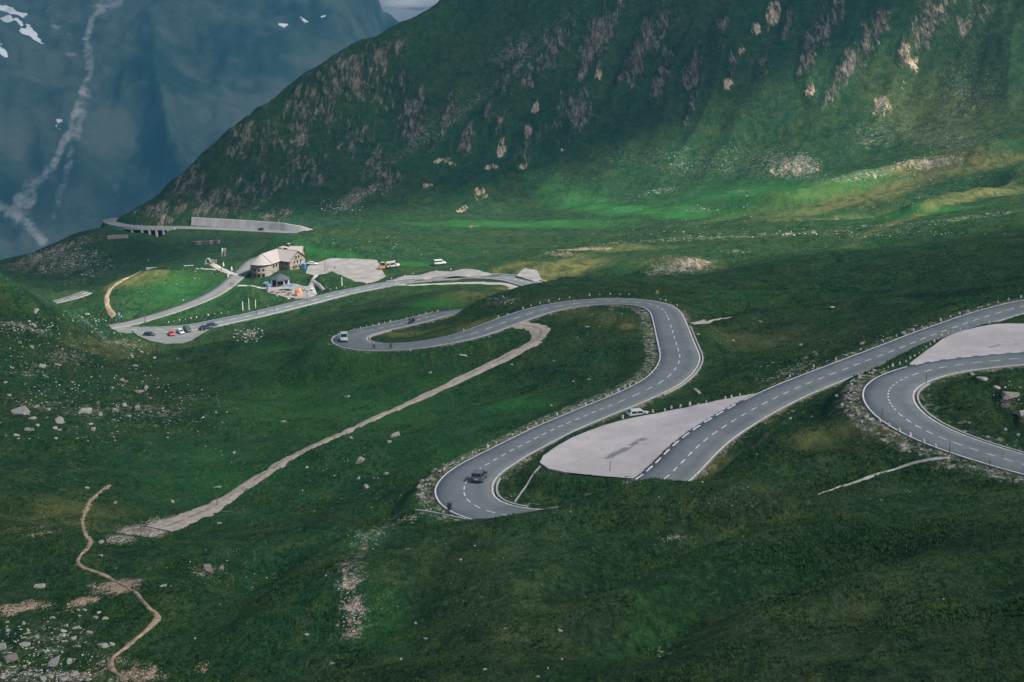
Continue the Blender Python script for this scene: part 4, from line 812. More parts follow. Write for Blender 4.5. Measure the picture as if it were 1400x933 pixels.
# countless smaller stones
def stone_field(name, label, spots, seed):
    r = np.random.default_rng(seed); Vs = []; Fs = []; nv = 0
    base = []
    for i in range(5):
        bm = hull_rock(700+i, 9); bm2 = bmesh.new(); r_ = random.Random(i)
        bm.free(); 
        for _ in range(9): bm2.verts.new((r_.uniform(-.5, .5), r_.uniform(-.5, .5), r_.uniform(-.3, .45)))
        bmesh.ops.convex_hull(bm2, input=bm2.verts[:]); bmesh.ops.delete(bm2, geom=[v_ for v_ in bm2.verts if not v_.link_faces], context='VERTS'); bmesh.ops.triangulate(bm2, faces=bm2.faces[:]); bm2.verts.index_update()
        base.append((np.array([v_.co[:] for v_ in bm2.verts]), np.array([[v_.index for v_ in f.verts] for f in bm2.faces]))); bm2.free()
    for u, v, ru, rv, n, s0, s1 in spots:
        for _ in range(n):
            th = r.uniform(0, 2*math.pi); q = r.random()**0.7
            p = ground(u+ru*q*math.cos(th), v+rv*q*math.sin(th))
            if p is None: continue
            s = 1.25*s0*(s1/s0)**(r.random()**2.2)*p[1]/FPX; a = r.uniform(0, 6.28); V, F_ = base[r.integers(5)]
            c_, s_ = math.cos(a), math.sin(a); X = V*[s, s*r.uniform(.6, 1), s*r.uniform(.5, .8)]
            X = np.c_[X[:, 0]*c_-X[:, 1]*s_, X[:, 0]*s_+X[:, 1]*c_, X[:, 2]]+[p[0], p[1], p[2]+s*0.1]
            Vs.append(X); Fs.append(F_+nv); nv += len(X)
    me = mesh_np(name, np.concatenate(Vs), np.concatenate(Fs), M_GUARD, False); return tag(put(name, me), label, 'stones', None, 'stuff')
stone_field('scattered_stones', 'small pale stones scattered over the grass slopes', [(100,480,120,60,420,1.0,3.0),(30,448,45,9,120,1.3,4),(110,435,60,6,50,1.2,3),(170,560,160,50,420,1.0,3.2),(60,890,80,45,230,1.4,4.5),(60,925,80,10,90,2,5),(300,620,220,80,120,.9,2.4),(300,790,80,40,60,1.2,3),(480,650,90,60,60,1,2.6),(475,800,16,14,70,1.2,4),(482,838,18,26,80,1.2,4),(500,735,30,18,70,1,2.6),(545,710,30,8,50,1,2.6),(340,458,22,12,90,1.2,3.2),(650,780,180,100,45,1,2.4),(1100,800,280,110,50,1,2.2),(900,700,160,60,40,1,2.4),(920,737,22,5,30,1.2,3),(1000,690,60,10,40,1,2.4),(900,890,22,10,26,1,2.6),(1080,510,60,16,110,1,2.8),(1200,465,90,12,60,1,2.4),(930,362,52,14,150,.9,2),(830,450,70,40,26,1,2.2),(690,414,26,9,50,1,2.8),(95,358,60,22,220,.9,3),(60,345,50,8,80,.9,2.6),(250,390,80,22,26,.9,2),(540,330,90,24,40,.9,2.2),(1000,295,200,30,130,.8,2),(1250,240,150,50,260,.8,2),(1080,228,40,20,200,.8,1.8),(1270,224,60,8,120,.8,1.8),(470,282,36,12,90,.9,2.4),(1080,320,300,5,160,.9,2.4),(1380,540,22,20,60,1,4)], 5)

# ------------------------------------------------------------------ guard stones along the roads
def guard_mesh(i):
    r = random.Random(40+i); bm = bmesh.new(); R = []; n = 6; sh = r.uniform(.8, 1.15); lx, ly = r.uniform(-.08, .08), r.uniform(-.08, .08)
    for z, q in ((-0.2, 0.30), (0.18, 0.29*sh), (0.45, 0.25*sh), (0.68, 0.19), (0.80, 0.10)):
        R.append([Vector((math.cos(t)*q*r.uniform(.8, 1.15)+lx*z, math.sin(t)*q*r.uniform(.8, 1.15)+ly*z, z*r.uniform(.95, 1.05))) for t in np.linspace(0, 2*math.pi, n, endpoint=False)])
    bloft(bm, R); return fin(bm, 'guard_stone', M_GUARD, False)
GM = [guard_mesh(i) for i in range(8)]
def guards(lab, grp, ox, oy, sc, L, h=1.0):
    for x, y in L:
        p = ground(ox+x/sc, oy+y/sc)
        if p is None: continue
        o = put('guard_stone', rs.choice(GM)); o.location = p; s = h*rs.uniform(0.42, 0.82)*(0.6 if rs.random() < .25 else 1); o.scale = (s*1.0, s*1.0, s*.9); o.rotation_euler = (rs.uniform(-.07, .07), rs.uniform(-.07, .07), rs.uniform(0, 6)); tag(o, lab, 'guard stone', grp)
g1 = ('pale guard stone on the verge of the straight leading to the lowest hairpin', 'guard stones along the straight to the lowest hairpin')
guards(*g1, 700, 490, 7, [(5,742),(78,712),(150,682),(228,636),(297,615),(365,580),(430,548),(520,518),(580,495),(640,478),(705,446),(770,420),(828,388),(897,372),(955,343),(1018,316),(1075,290),(1128,270),(1183,248),(1268,210)], 1.15)
guards(*g1, 560, 600, 7, [(830,46),(745,86),(665,117),(600,142),(500,196),(410,242),(330,300)], 1.0)
g2 = ('pale guard stone on the inner verge of the wide road bend', 'guard stones inside the wide road bend')
guards(*g2, 820, 400, 7, [(495,220),(512,286),(525,322),(532,348),(532,390),(540,428),(550,446),(556,468),(560,492),(566,528),(574,552),(580,594),(588,632),(596,662),(575,698),(566,720),(548,744),(532,766),(508,784),(470,806),(428,836),(345,872),(288,894),(240,910),(180,930)], 0.95)
g3 = ('small pale guard stone on the outer verge of the top of the wide bend', 'guard stones on the outer side of the wide bend')
guards(*g3, 640, 380, 7, [(290,382),(375,352),(525,297),(603,270),(690,246),(770,229),(873,212),(970,195),(1063,182),(1160,172),(1260,165),(1355,158)], 1.05); guards(*g3, 820, 400, 7, [(100,22),(193,22),(280,24),(580,68),(630,83),(680,100),(740,130)], 1.0)
g4 = ('small pale guard stone along the road between van and motorcyclist', 'guard stones by the van hairpin')
guards(*g4, 450, 380, 7, [(240,492),(300,482),(357,470),(418,458),(475,448),(532,435),(585,424),(640,412),(690,402),(740,390),(800,378),(865,362),(925,345),(985,332),(1040,322),(1092,310),(1153,299),(90,540),(55,560),(35,575)], 1.1)
g4b = ('small pale guard stone on the verge below the cyclists', 'guard stones below the cyclists'); guards(*g4b, 450, 380, 7, [(265,700),(905,678),(1020,664),(775,700),(1110,648),(1235,624),(1287,507)], 1.0)
g5 = ('pale guard stone on the far verge of the road descending to the big parking area', 'guard stones along the rising road')
guards(*g5, 1000, 460, 7, [(557,390),(1235,134),(85,562),(785,296),(1000,230)], 1.1); guards(*g5, 1200, 390, 7, [(52,545),(177,490),(260,470),(340,440),(420,402),(602,342),(695,308),(783,281),(863,249),(960,222),(1060,192),(1148,172),(1250,145),(1370,124)], 1.1)
g6 = ('pale guard stone in the close row outside the upper hairpin and parking area', 'guard stones in the row above the upper hairpin')
guards(*g6, 1200, 390, 7, [(60,806),(100,792),(140,780),(208,758),(268,735),(310,706),(352,682),(397,656),(430,624),(465,598),(500,574),(540,546),(575,520),(612,494),(670,474),(715,452),(790,436),(862,408),(960,388),(1062,370)], 1.0)
g7 = ('pinkish guard stone on the downhill edge of the upper hairpin', 'guard stones on the downhill edge of the upper hairpin'); guards(*g7, 1200, 560, 7, [(20,122),(108,168),(205,216),(312,262),(437,325),(550,370)], 1.1)
g8 = ('pale guard stone on the rim of the big parking area', 'guard stones round the big parking area'); guards(*g8, 850, 530, 7, [(5,296),(297,240),(410,222),(475,202),(560,190),(650,172),(730,166),(807,152),(900,138),(988,118),(1050,100),(1130,76)], 1.15)
g9 = ('white guard stone on the lawn edge of the main road by the junction', 'white stones by the junction'); guards(*g9, 120, 370, 7, [(773,498),(822,490),(880,478),(935,470),(988,463),(1040,453),(1095,442),(1155,432),(1215,418),(1280,412)], 1.2); guards(*g9, 270, 340, 7, [(100,642),(165,630),(230,622),(295,612)], 1.2)
g10 = ('white guard stone on the main road verge beside the inn car park', 'white stones by the inn car park'); guards(*g10, 430, 330, 7, [(290,440),(210,455),(150,463),(115,445),(735,358),(865,332),(943,313),(1168,290),(1305,273)], 1.2)

# ------------------------------------------------------------------ poles, signs, low walls
M_DARKM = plain('dark_steel', (0.05, 0.05, 0.055), 0.5); M_GREYM = plain('galvanised', (0.35, 0.36, 0.36), 0.45, metal=0.6); M_WOOD = plain('weathered_wood', (0.16, 0.11, 0.075), 0.85, 0.3, 6)
M_RUST = plain('rusty_pole', (0.22, 0.09, 0.05), 0.8, 0.3, 5); M_WHITE = plain('white_paint', (0.72, 0.72, 0.70), 0.5, 0.05); M_BLUE = plain('blue_panel', (0.03, 0.14, 0.34), 0.5); M_YEL = plain('yellow_panel', (0.62, 0.42, 0.03), 0.5, 0.05); M_BLACK = plain('black_print', (0.02, 0.02, 0.02), 0.6)
M_CONC = plain('concrete', (0.38, 0.365, 0.345), 0.9, 0.18, 0.8, 0.2, bump=0.3)
def pole(u, v, h, lab, mat=M_DARKM, grp=None, r=0.055, bands=True):
    p = ground(u, v)
    if p is None: return
    t = empty('marker_pole', p, 0, lab, 'pole', grp); part('shaft', lambda bm: btube(bm, (0, 0, -.3), (0, 0, h), r, r*0.75, 8), mat, t)
    if bands: part('cap', lambda bm: btube(bm, (0, 0, h-0.30), (0, 0, h-0.04), r*1.25, r*1.15, 8), M_RUST, t)
pole(834,646,1.9,'thin dark marker pole on the front rim of the big parking area'); pole(1266,525.5,1.9,'thin dark marker pole on the inside kerb of the upper hairpin'); pole(1205.5,576,1.9,'rusty marker pole on the rubble side of the upper hairpin', M_RUST, None, 0.075); pole(1298,621,1.7,'thin dark marker pole beside the stone drain mouth'); pole(1352.5,642,1.4,'short dark marker pole on the road edge past the drain mouth')
pole(193.5,743,3.0,'tall thin pole standing in the gravel patch at the track end', M_DARKM, None, 0.05, False); pole(297,692,2.2,'brown wooden pole beside the gravel track', M_WOOD, None, 0.08, False)
pole(420,412.5,4.2,'tall dark pole on the main road below the terrace', M_DARKM, None, 0.11); pole(350.5,431,3.6,'tall dark pole on the main road left of the drain stones', M_DARKM, 'main road poles', 0.1); pole(367,427.5,3.0,'blue-grey pole on the main road near the grass drain', M_GREYM, None, 0.12); pole(375,426,1.6,'short dark pole on the near edge of the main road', M_DARKM, None, 0.16)
pole(198.5,441,3.0,'dark pole at the tip of the junction island', M_DARKM, None, 0.14); pole(332,424.5,3.4,'pale wooden post in the lawn by the main road', M_WHITE, None, 0.16, False); pole(340.5,424,4.4,'tall pale wooden post in the lawn by the main road', M_WHITE, None, 0.12, False); pole(349.5,421.5,3.2,'slim pale post at the end of the lawn fence', M_WHITE, None, 0.12, False); pole(444.5,371.5,4.5,'tall dark lamp pole on the corner of the inn car park', M_DARKM, None, 0.1); pole(467.5,391,3.4,'pale wooden post on the island beside the inn car park', M_WHITE, None, 0.16, False)
def sign(name, u, v, h, bw, bh, mat, lab, rz=0.0, shape='rect', post=M_GREYM, mark=None):
    p = ground(u, v); t = empty(name, p, rz, lab, 'sign'); part('post', lambda bm: btube(bm, (0, .04, -.3), (0, .04, h), 0.05, 0.05, 8), post, t)
    def f(bm):
        if shape == 'tri': bpoly(bm, [(-bw/2, 0, h-bh), (bw/2, 0, h-bh), (0, 0, h)], 0.04, (0, 1, 0))
        else: bbox(bm, (0, 0, h-bh), (bw, 0.05, bh))
    b_ = part('panel', f, mat, t)
    if mark == 'bend':
        def g(bm):
            for i in range(3):
                x = -bw*0.3+i*bw*0.3
                bpoly(bm, [(x-bw*.1, -.045, h-bh*.9), (x+bw*.02, -.045, h-bh*.9), (x+bw*.16, -.045, h-bh*.5), (x+bw*.02, -.045, h-bh*.1), (x-bw*.1, -.045, h-bh*.1), (x+bw*.04, -.045, h-bh*.5)], 0.015, (0, -1, 0))
        part('chevron', g, M_WHITE, b_)
    if mark == 'tri':
        part('symbol', lambda bm: bpoly(bm, [(-bw*.22, -.012, h-bh*.85), (bw*.22, -.012, h-bh*.85), (0, -.012, h-bh*.35)], 0.01, (0, -1, 0)), M_BLACK, b_)
    if mark == 'P':
        part('symbol', lambda bm: (bbox(bm, (-bw*.12, -.04, h-bh*.85), (bw*.12, .015, bh*.7)), bbox(bm, (bw*.08, -.04, h-bh*.27), (bw*.3, .015, bh*.12)), bbox(bm, (bw*.08, -.04, h-bh*.6), (bw*.3, .015, bh*.12)), bbox(bm, (bw*.2, -.04, h-bh*.6), (bw*.1, .015, bh*.45))), M_WHITE, b_)
    return t
M_SIGNBACK = plain('sign_back', (0.030, 0.032, 0.036), 0.6)
sign('road_sign', 614.5, 706.5, 2.1, 0.62, 1.1, M_SIGNBACK, 'dark backed road sign on the kerb of the lowest hairpin', rad(8), post=M_DARKM)
sign('road_sign', 589.5, 687, 1.6, 0.45, 0.6, M_SIGNBACK, 'small dark road sign in the rubble bank left of the lowest hairpin', rad(20), post=M_DARKM)
sign('warning_sign', 898.5, 406, 1.9, 1.1, 1.0, M_YEL, 'yellow triangular warning sign behind the top of the wide bend', 0.0, 'tri', mark='tri')
sign('parking_sign', 163.5, 439, 3.4, 1.25, 1.9, M_BLUE, 'blue information sign beside the earth path at the road junction', rad(-10), mark='P')
M_CURB = plain('kerb_stone', (0.33, 0.33, 0.30), 0.9, 0.2, 2.0, 0.2, bump=0.3)
def low_wall(name, uvs, w_, h, lab, cat, mat=M_CURB, kind=None, lift=0.0):
    P = trail(dense(uvs, 5), 0.8, 0.8); N = frame(P); bm = bmesh.new(); R = []
    for p, n in zip(P, N):
        R.append([Vector((p[0]-n[0]*w_, p[1]-n[1]*w_, p[2]-0.4)), Vector((p[0]-n[0]*w_, p[1]-n[1]*w_, p[2]+h)), Vector((p[0]+n[0]*w_, p[1]+n[1]*w_, p[2]+h)), Vector((p[0]+n[0]*w_, p[1]+n[1]*w_, p[2]-0.4))])
    bloft(bm, R); return tag(put(name, fin(bm, name, mat)), lab, cat, None, kind)
low_wall('low_wall', [(568,698.5),(590,701.5),(612,706),(636,711)], 0.16, 0.22, 'low concrete kerb wall running off the lowest hairpin into the grass', 'wall')
low_wall('drain_channel', [(739,638),(730,648),(722,660),(712,675),(704,687)], 0.13, 0.10, 'thin pale stone drain crossing the grass to the lowest hairpin', 'drain')
low_wall('low_wall', [(733,698.5),(748,696.8),(762,695)], 0.12, 0.2, 'low stone kerb continuing from the inside of the lowest hairpin', 'wall')
low_wall('drain_channel', [(950,532),(954,535),(957,538.5)], 0.3, 0.1, 'short pale stone gutter below the wide bend', 'drain')
M_KERB = plain('kerb_concrete', (0.36, 0.35, 0.32), 0.85, 0.12, 1.0, 0.2)
N_C = frame(RC); i_ = span(RC, (1235,520), (1396,636)); N_A = frame(RA)
def kerb(R, W_, sl, side, lab, wd=0.15, h=0.14, off=0.25):
    N = frame(R); bm = bmesh.new(); rings = []
    for i in range(*sl.indices(len(R))):
        a = (W_[i]+off)*side; b = (W_[i]+off+wd*2)*side; p = R[i]; z = p[2]
        rings.append([Vector((p[0]+N[i, 0]*a, p[1]+N[i, 1]*a, z-.4)), Vector((p[0]+N[i, 0]*a, p[1]+N[i, 1]*a, z+h)), Vector((p[0]+N[i, 0]*b, p[1]+N[i, 1]*b, z+h)), Vector((p[0]+N[i, 0]*b, p[1]+N[i, 1]*b, z-.4))])
    bloft(bm, rings); return tag(put('kerb', fin(bm, 'kerb', M_KERB)), None, None, None, 'structure')
kerb(RC, WC, i_, -1, ''); kerb(RA, WA, span(RA, (700,708), (643,651)), 1, ''); kerb(RA, WA, span(RA, (915,447), (880,536)), 1, '', 0.16); kerb(RA, WA, span(RA, (500,475), (514,450)), 1, '')
kerb(RA, WA, span(RA, (738,391), (640,378)), -1, '', 0.3, 0.5, 0.6); kerb(RA, WA, span(RA, (730,389), (660,379)), 1, '', 0.3, 0.4, 0.6)

# ------------------------------------------------------------------ grass tufts on the nearer slopes
def tufts(n, y0, y1, h0, h1, seed):
    r = np.random.default_rng(seed); Y = np.sqrt(r.uniform(y0*y0, y1*y1, n)); A_ = r.uniform(-0.365, 0.365, n); X = A_*Y
    i = np.clip(np.searchsorted(rows, Y), 0, NR-1); j = np.clip(((A_+AMAX)/(2*AMAX)*(NC-1)).astype(int), 0, NC-1)
    dens = 0.45 + 1.6*fbm(X, Y, 6.0, 3, 77) + 0.5*fbm(X, Y, 40, 2, 78)
    bare = MASK['dirt'][i, j]+MASK['gravel'][i, j]+MASK['rock'][i, j]+0.6*MASK['scree'][i, j]
    ok = (LEVEL[i, j] < 0.72) & (r.random(n) < dens) & (bare < 0.35); X, Y = X[ok], Y[ok]; m = len(X); Z = Hz(X, Y)
    hh = r.uniform(h0, h1, m)*(0.7+0.9*(fbm(X, Y, 9.0, 2, 79)+0.5)); NBL = 5; Vt = np.empty((m, NBL, 3, 3))
    for b_ in range(NBL):
        an = r.uniform(0, 2*np.pi, m); le = r.uniform(.2, 1.1, m)*hh; wd = r.uniform(.12, .26, m)*hh; ox = r.uniform(-.4, .4, m)*hh; oy = r.uniform(-.4, .4, m)*hh
        cx, sx = np.cos(an), np.sin(an)
        Vt[:, b_, 0] = np.stack([X+ox-sx*wd, Y+oy+cx*wd, Z-.04], 1); Vt[:, b_, 1] = np.stack([X+ox+sx*wd, Y+oy-cx*wd, Z-.04], 1); Vt[:, b_, 2] = np.stack([X+ox+cx*le, Y+oy+sx*le, Z+hh*r.uniform(.6, 1.1, m)], 1)
    me = mesh_np('grass_tufts', Vt.reshape(-1, 3), np.arange(m*NBL*3).reshape(-1, 3), M_TUFT, True); attr(me, 'tone', np.repeat(np.clip(.5+1.1*fbm(X, Y, 3.0, 2, 80)+r.normal(0, .22, m), 0, 1), NBL*3))
    attr(me, 'dryness', np.repeat(np.clip(.3+1.3*fbm(X, Y, 25.0, 3, 81)+r.normal(0, .2, m), 0, 1), NBL*3)); return me
k = NT('tuft_grass'); c = k.mix(k.at('tone'), (0.014, 0.050, 0.015), (0.048, 0.104, 0.030)); c = k.mix(k.math('MULTIPLY', k.at('dryness'), 0.38), c, (0.080, 0.088, 0.034)); M_TUFT = k.done(c, 0.9, None, 0.05)
tag(put('grass_tufts', tufts(150000, 105, 265, .10, .27, 1)), 'rough alpine grass tufts covering the near slopes', 'grass', None, 'stuff')
tag(put('grass_tufts', tufts(70000, 265, 470, .16, .36, 2)), 'sparser grass tufts over the basin slopes', 'grass', None, 'stuff')
# ------------------------------------------------------------------ gallery wall and viaduct on the far road
def along(R, i0, i1, side, W_, d0): N = frame(R); return [(R[i], N[i]*side) for i in range(i0, i1)]
s_ = span(RG, (422,317.6), (256,311.2)); NG = frame(RG); bm = bmesh.new(); rings = []
k = NT('wall_concrete'); st_ = k.scaled((1, 1, 1)); n = k.noise(0.25, 5, 0.65, k.scaled((1, 1, 0.15))); M_GALL = k.done(k.mix(k.ramp(n, 0.3, 0.7), (0.27, 0.255, 0.25), (0.38, 0.36, 0.35)), 0.9, k.bump(k.noise(1.0, 4), 0.3, 0.2), 0.2)
far = 1 if (RG[s_.start][1]+NG[s_.start][1]) > RG[s_.start][1] else -1
wl = empty('retaining_wall', RG[s_.start], 0, 'long pale concrete retaining wall above the far road', 'wall')
idx = list(range(s_.start, s_.stop)); prev = 0; pan = 0
while prev < len(idx)-1:
    nx = min(prev+7, len(idx)-1); bm = bmesh.new(); rings = []
    for q in range(prev, nx+1):
        i = idx[q]; p = RG[i]; n_ = NG[i]*far; h = np.interp(q/len(idx), [0, 0.10, 0.25, 1.0], [0.4, 2.6, 4.0, 5.2]); g_ = 0.04 if q in (prev, nx) else 0
        b0 = p[:2]+n_*(WG[i]+0.5); b1 = p[:2]+n_*(WG[i]+2.1); b2 = p[:2]+n_*(WG[i]+3.2)
        rings.append([Vector((*b0, p[2]-.5)), Vector((*(b1-n_*g_), p[2]+h)), Vector((*b2, p[2]+h)), Vector((*b2, p[2]-1.5))])
    e_ = rings[0][0]*0.997+rings[-1][0]*0.003
    bloft(bm, rings); me = fin(bm, 'wall_panel', M_GALL); o = put('wall_panel', me, wl); o.matrix_parent_inverse = Matrix.Translation(-Vector(wl.location)); prev = nx
vi = empty('viaduct', RG[nearest(RG, 205, 310.4)], 0, 'low concrete viaduct with square piers carrying the far road', 'bridge'); INV = Matrix.Translation(-Vector(vi.location))
s_ = span(RG, (172,308.8), (243,311)); bm = bmesh.new(); rings = []; rail = []
for i in range(s_.start, s_.stop):
    p = RG[i]; n_ = -NG[i]*far; a = p[:2]+n_*(WG[i]-0.5); b = p[:2]+n_*(WG[i]+2.6)
    rings.append([Vector((*a, p[2]-.9)), Vector((*a, p[2]-.06)), Vector((*b, p[2]-.06)), Vector((*b, p[2]-.9))])
    a = p[:2]+n_*(WG[i]+2.3); rail.append([Vector((*a, p[2]-.06)), Vector((*a, p[2]+.75)), Vector((*b, p[2]+.75)), Vector((*b, p[2]-.06))])
bloft(bm, rings); put('deck', fin(bm, 'deck', M_CONC), vi).matrix_parent_inverse = INV
bm = bmesh.new(); bloft(bm, rail); put('parapet', fin(bm, 'parapet', M_CONC), vi).matrix_parent_inverse = INV
for u in (187, 198.5, 208.5, 218, 227.5, 236):
    i = nearest(RG, u, 310.5); p = RG[i]; n_ = -NG[i]*far; q = p[:2]+n_*(WG[i]+1.7)
    o = part('pier', lambda bm: bbox(bm, (q[0], q[1], p[2]-6.5), (1.1, 2.0, 5.6), math.atan2(n_[1], n_[0])+math.pi/2), M_CONC, vi); o.matrix_parent_inverse = INV
# dry-stone patches below the far road
for pts, lab in (([(146,327),(160,326),(174,325.5)], 'short dry-stone retaining wall on the dark slope left below the viaduct'), ([(262,335),(280,334.5),(300,333)], 'short dry-stone retaining wall on the dark slope below the long wall')):
    low_wall('stone_wall', pts, 0.7, 2.0, lab, 'wall', M_ROCKB)

# ------------------------------------------------------------------ the inn
k = NT('inn_masonry'); vv = k.voro(1.6, k.scaled((1, 1, 1.5)), 'F1', 1); ed = k.voro(1.6, k.scaled((1, 1, 1.5)), 'DISTANCE_TO_EDGE')
sepc = k.n('ShaderNodeSeparateColor'); k.l(vv, sepc.inputs[0])
cc = k.mix(sepc.outputs[0], (0.16, 0.135, 0.105), (0.34, 0.305, 0.255)); cc = k.mix(k.ramp(sepc.outputs[1], 0.72, 0.8), cc, (0.12, 0.095, 0.075)); cc = k.mix(k.ramp(ed, 0.07, 0.02), cc, (0.27, 0.245, 0.21))
M_MASON = k.done(cc, 0.9, k.bump(ed, 0.4, 0.15), 0.2)
k = NT('inn_shingles'); n = k.noise(0.6, 4, 0.6); br = k.n('ShaderNodeTexBrick'); br.inputs['Scale'].default_value = 1.4; br.inputs['Color1'].default_value = (0.30, 0.265, 0.255, 1); br.inputs['Color2'].default_value = (0.36, 0.32, 0.31, 1); br.inputs['Mortar'].default_value = (0.22, 0.2, 0.19, 1); br.inputs['Mortar Size'].default_value = 0.03; k.l(k.geo.outputs['Position'], br.inputs['Vector'])
M_ROOF = k.done(k.mix(k.ramp(n, 0.3, 0.7, 0, 0.4), br.outputs[0], (0.27, 0.24, 0.23)), 0.8, None, 0.2)
M_TRIM = plain('roof_trim', (0.055, 0.04, 0.038), 0.7); M_GLASS = plain('dark_glass', (0.012, 0.014, 0.018), 0.12, 0.1, 1.0, 0.6); M_FRAME = plain('window_frame', (0.11, 0.075, 0.05), 0.7); M_GUTTER = plain('pale_fascia', (0.40, 0.37, 0.35), 0.6)
BZ = -138.6; EZ = -130.1; RZ = -126.9
inn = empty('mountain_inn', (-99, 656, -136.5), 0, 'stone mountain inn with pale shingle roofs and a rounded end', 'building'); IV = Matrix.Translation(-Vector(inn.location))
def ip(name, fn, mat, parent=inn, smooth=False):
    o = part(name, fn, mat, None, smooth); o.parent = parent
    if parent is inn: o.matrix_parent_inverse = IV
    return o
def V2(p): return Vector((p[0], p[1], 0))
def wing(p0, p1, hw, ez, rz_, bz, oh=0.55, hip0=False, wname='wall', gable_t=True):
    a = Vector((*p0, 0)); b = Vector((*p1, 0)); t = (b-a).normalized(); n = Vector((t.y, -t.x, 0))
    def walls(bm):
        c = [a+n*hw, b+n*hw, b-n*hw, a-n*hw]
        bpoly(bm, [c[0]+Vector((0, 0, bz)), c[1]+Vector((0, 0, bz)), c[1]+Vector((0, 0, ez)), c[0]+Vector((0, 0, ez))]); bpoly(bm, [c[2]+Vector((0, 0, bz)), c[3]+Vector((0, 0, bz)), c[3]+Vector((0, 0, ez)), c[2]+Vector((0, 0, ez))])
        bpoly(bm, [c[1]+Vector((0, 0, bz)), c[2]+Vector((0, 0, bz)), c[2]+Vector((0, 0, ez)), b+Vector((0, 0, rz_)), c[1]+Vector((0, 0, ez))]); bpoly(bm, [c[3]+Vector((0, 0, bz)), c[0]+Vector((0, 0, bz)), c[0]+Vector((0, 0, ez)), a+Vector((0, 0, rz_)), c[3]+Vector((0, 0, ez))])
    ip(wname, walls, M_MASON)
    sl = (rz_-ez)/hw; ohz = -sl*oh; roofs = []
    a2 = a-t*(0.0 if hip0 else oh*0.8); b2 = b+t*oh*0.8
    for s in (1, -1):
        pts = [a2+Vector((0, 0, rz_+.05)), b2+Vector((0, 0, rz_+.05)), b2+n*s*(hw+oh)+Vector((0, 0, ez+ohz+.05)), a2+n*s*(hw+oh)+Vector((0, 0, ez+ohz+.05))]
        roofs.append(ip('roof', lambda bm: bpoly(bm, pts, 0.22, (0, 0, 1)), M_ROOF))
        e = (pts[2]-pts[3]).normalized()
        ip('fascia', lambda bm: btube(bm, pts[3]+Vector((0, 0, .08)), pts[2]+Vector((0, 0, .08)), 0.16, 0.16, 6), M_GUTTER, inn)
        ip('verge_board', lambda bm: btube(bm, pts[1]+Vector((0, 0, .1)), pts[2]+Vector((0, 0, .1)), 0.15, 0.15, 6), M_TRIM, inn)
    ip('ridge_cap', lambda bm: btube(bm, a2+Vector((0, 0, rz_+.25)), b2+Vector((0, 0, rz_+.25)), 0.13, 0.13, 6), M_TRIM)
    return t, n
def window(c, t, n, w_=0.8, h=1.0):
    """window set in a wall: c centre, t along the wall, n outwards"""
    c = Vector(c); t = Vector(t); n = Vector(n); z = Vector((0, 0, 1))
    f = ip('window', lambda bm: [bpoly(bm, [c+t*sx*(w_/2+.1)+z*sz*(h/2+.1)+n*0.02 for sx, sz in ((-1, -1), (1, -1), (1, 1), (-1, 1))], 0.08, n)], M_FRAME)
    g_ = part('pane', lambda bm: [bpoly(bm, [c+t*sx*w_/2+z*sz*h/2+n*0.10 for sx, sz in ((-1, -1), (1, -1), (1, 1), (-1, 1))], 0.03, n)], M_GLASS); g_.parent = f
P_T, P_M, P_Gb = (-102.4, 651.5), (-97.6, 663.2), (-88.6, 658.3)
t1, n1 = wing(P_T, (P_M[0]+0.8, P_M[1]+2.0), 4.5, EZ, RZ, BZ, hip0=True); t2, n2 = wing(P_M, P_Gb, 5.3, EZ-.02, RZ-.03, BZ)
t3, n3 = wing((-96.0, 668.6), (-87.6, 668.4), 4.2, EZ+0.3, RZ+0.1, BZ)
# rounded end
c0 = Vector((*P_T, 0)); NA = 14; angs = [math.pi*i/NA for i in range(NA+1)]
def arc(r, z): return [c0 + (n1*math.cos(a) - t1*math.sin(a))*r + Vector((0, 0, z)) for a in angs]
def apse(bm):
    lo = arc(4.5, BZ-0.8); hi = arc(4.5, EZ)
    vl = [bm.verts.new(p) for p in lo]; vh = [bm.verts.new(p) for p in hi]
    for i in range(NA): bm.faces.new((vl[i], vl[i+1], vh[i+1], vh[i]))
ip('round_wall', apse, M_MASON, inn, True)
def aroof(bm):
    e = arc(5.05, EZ-.34); vh = [bm.verts.new(p) for p in e]; ap = bm.verts.new(c0+Vector((0, 0, RZ+.25))); e2 = arc(5.05, EZ-.12); v2 = [bm.verts.new(p) for p in e2]
    for i in range(NA): bm.faces.new((v2[i], v2[i+1], ap)); bm.faces.new((vh[i], vh[i+1], v2[i+1], v2[i]))
ip('roof', aroof, M_ROOF)
def afas(bm):
    e = arc(5.12, EZ-.25)
    for p, q in zip(e[:-1], e[1:]): btube(bm, p, q, 0.17, 0.17, 6)
ip('fascia', afas, M_GUTTER)
for s in (1, -1): ip('hip_board', lambda bm: btube(bm, c0+Vector((0, 0, RZ+.3)), c0+n1*s*5.0+Vector((0, 0, EZ-.1)), 0.15, 0.15, 6), M_TRIM)
for a in (0.28, 0.40, 0.52, 0.64, 0.76):
    d = n1*math.cos(math.pi*a)-t1*math.sin(math.pi*a); tt = Vector((-d.y, d.x, 0)); window(c0+d*4.5+Vector((0, 0, EZ-2.4)), tt, d, 0.6, 0.7); window(c0+d*4.5+Vector((0, 0, EZ-4.6)), tt, d, 0.95, 1.3)
gd = Vector((*P_Gb, 0)); gn = t2; gt = n2
for row, zz_ in ((0, EZ-3.0), (1, EZ-1.0), (2, EZ+0.9)):
    for q in ((-3.0, -1.0, 1.0, 3.0) if row == 0 else (-2.2, 0, 2.2) if row == 1 else (-0.9, 0.9)): window(gd+gt*q+Vector((0, 0, zz_)), gt, gn, 0.75, 0.95)
f_ = (n2 if n2.y < 0 else -n2); mid = Vector((*P_M, 0))
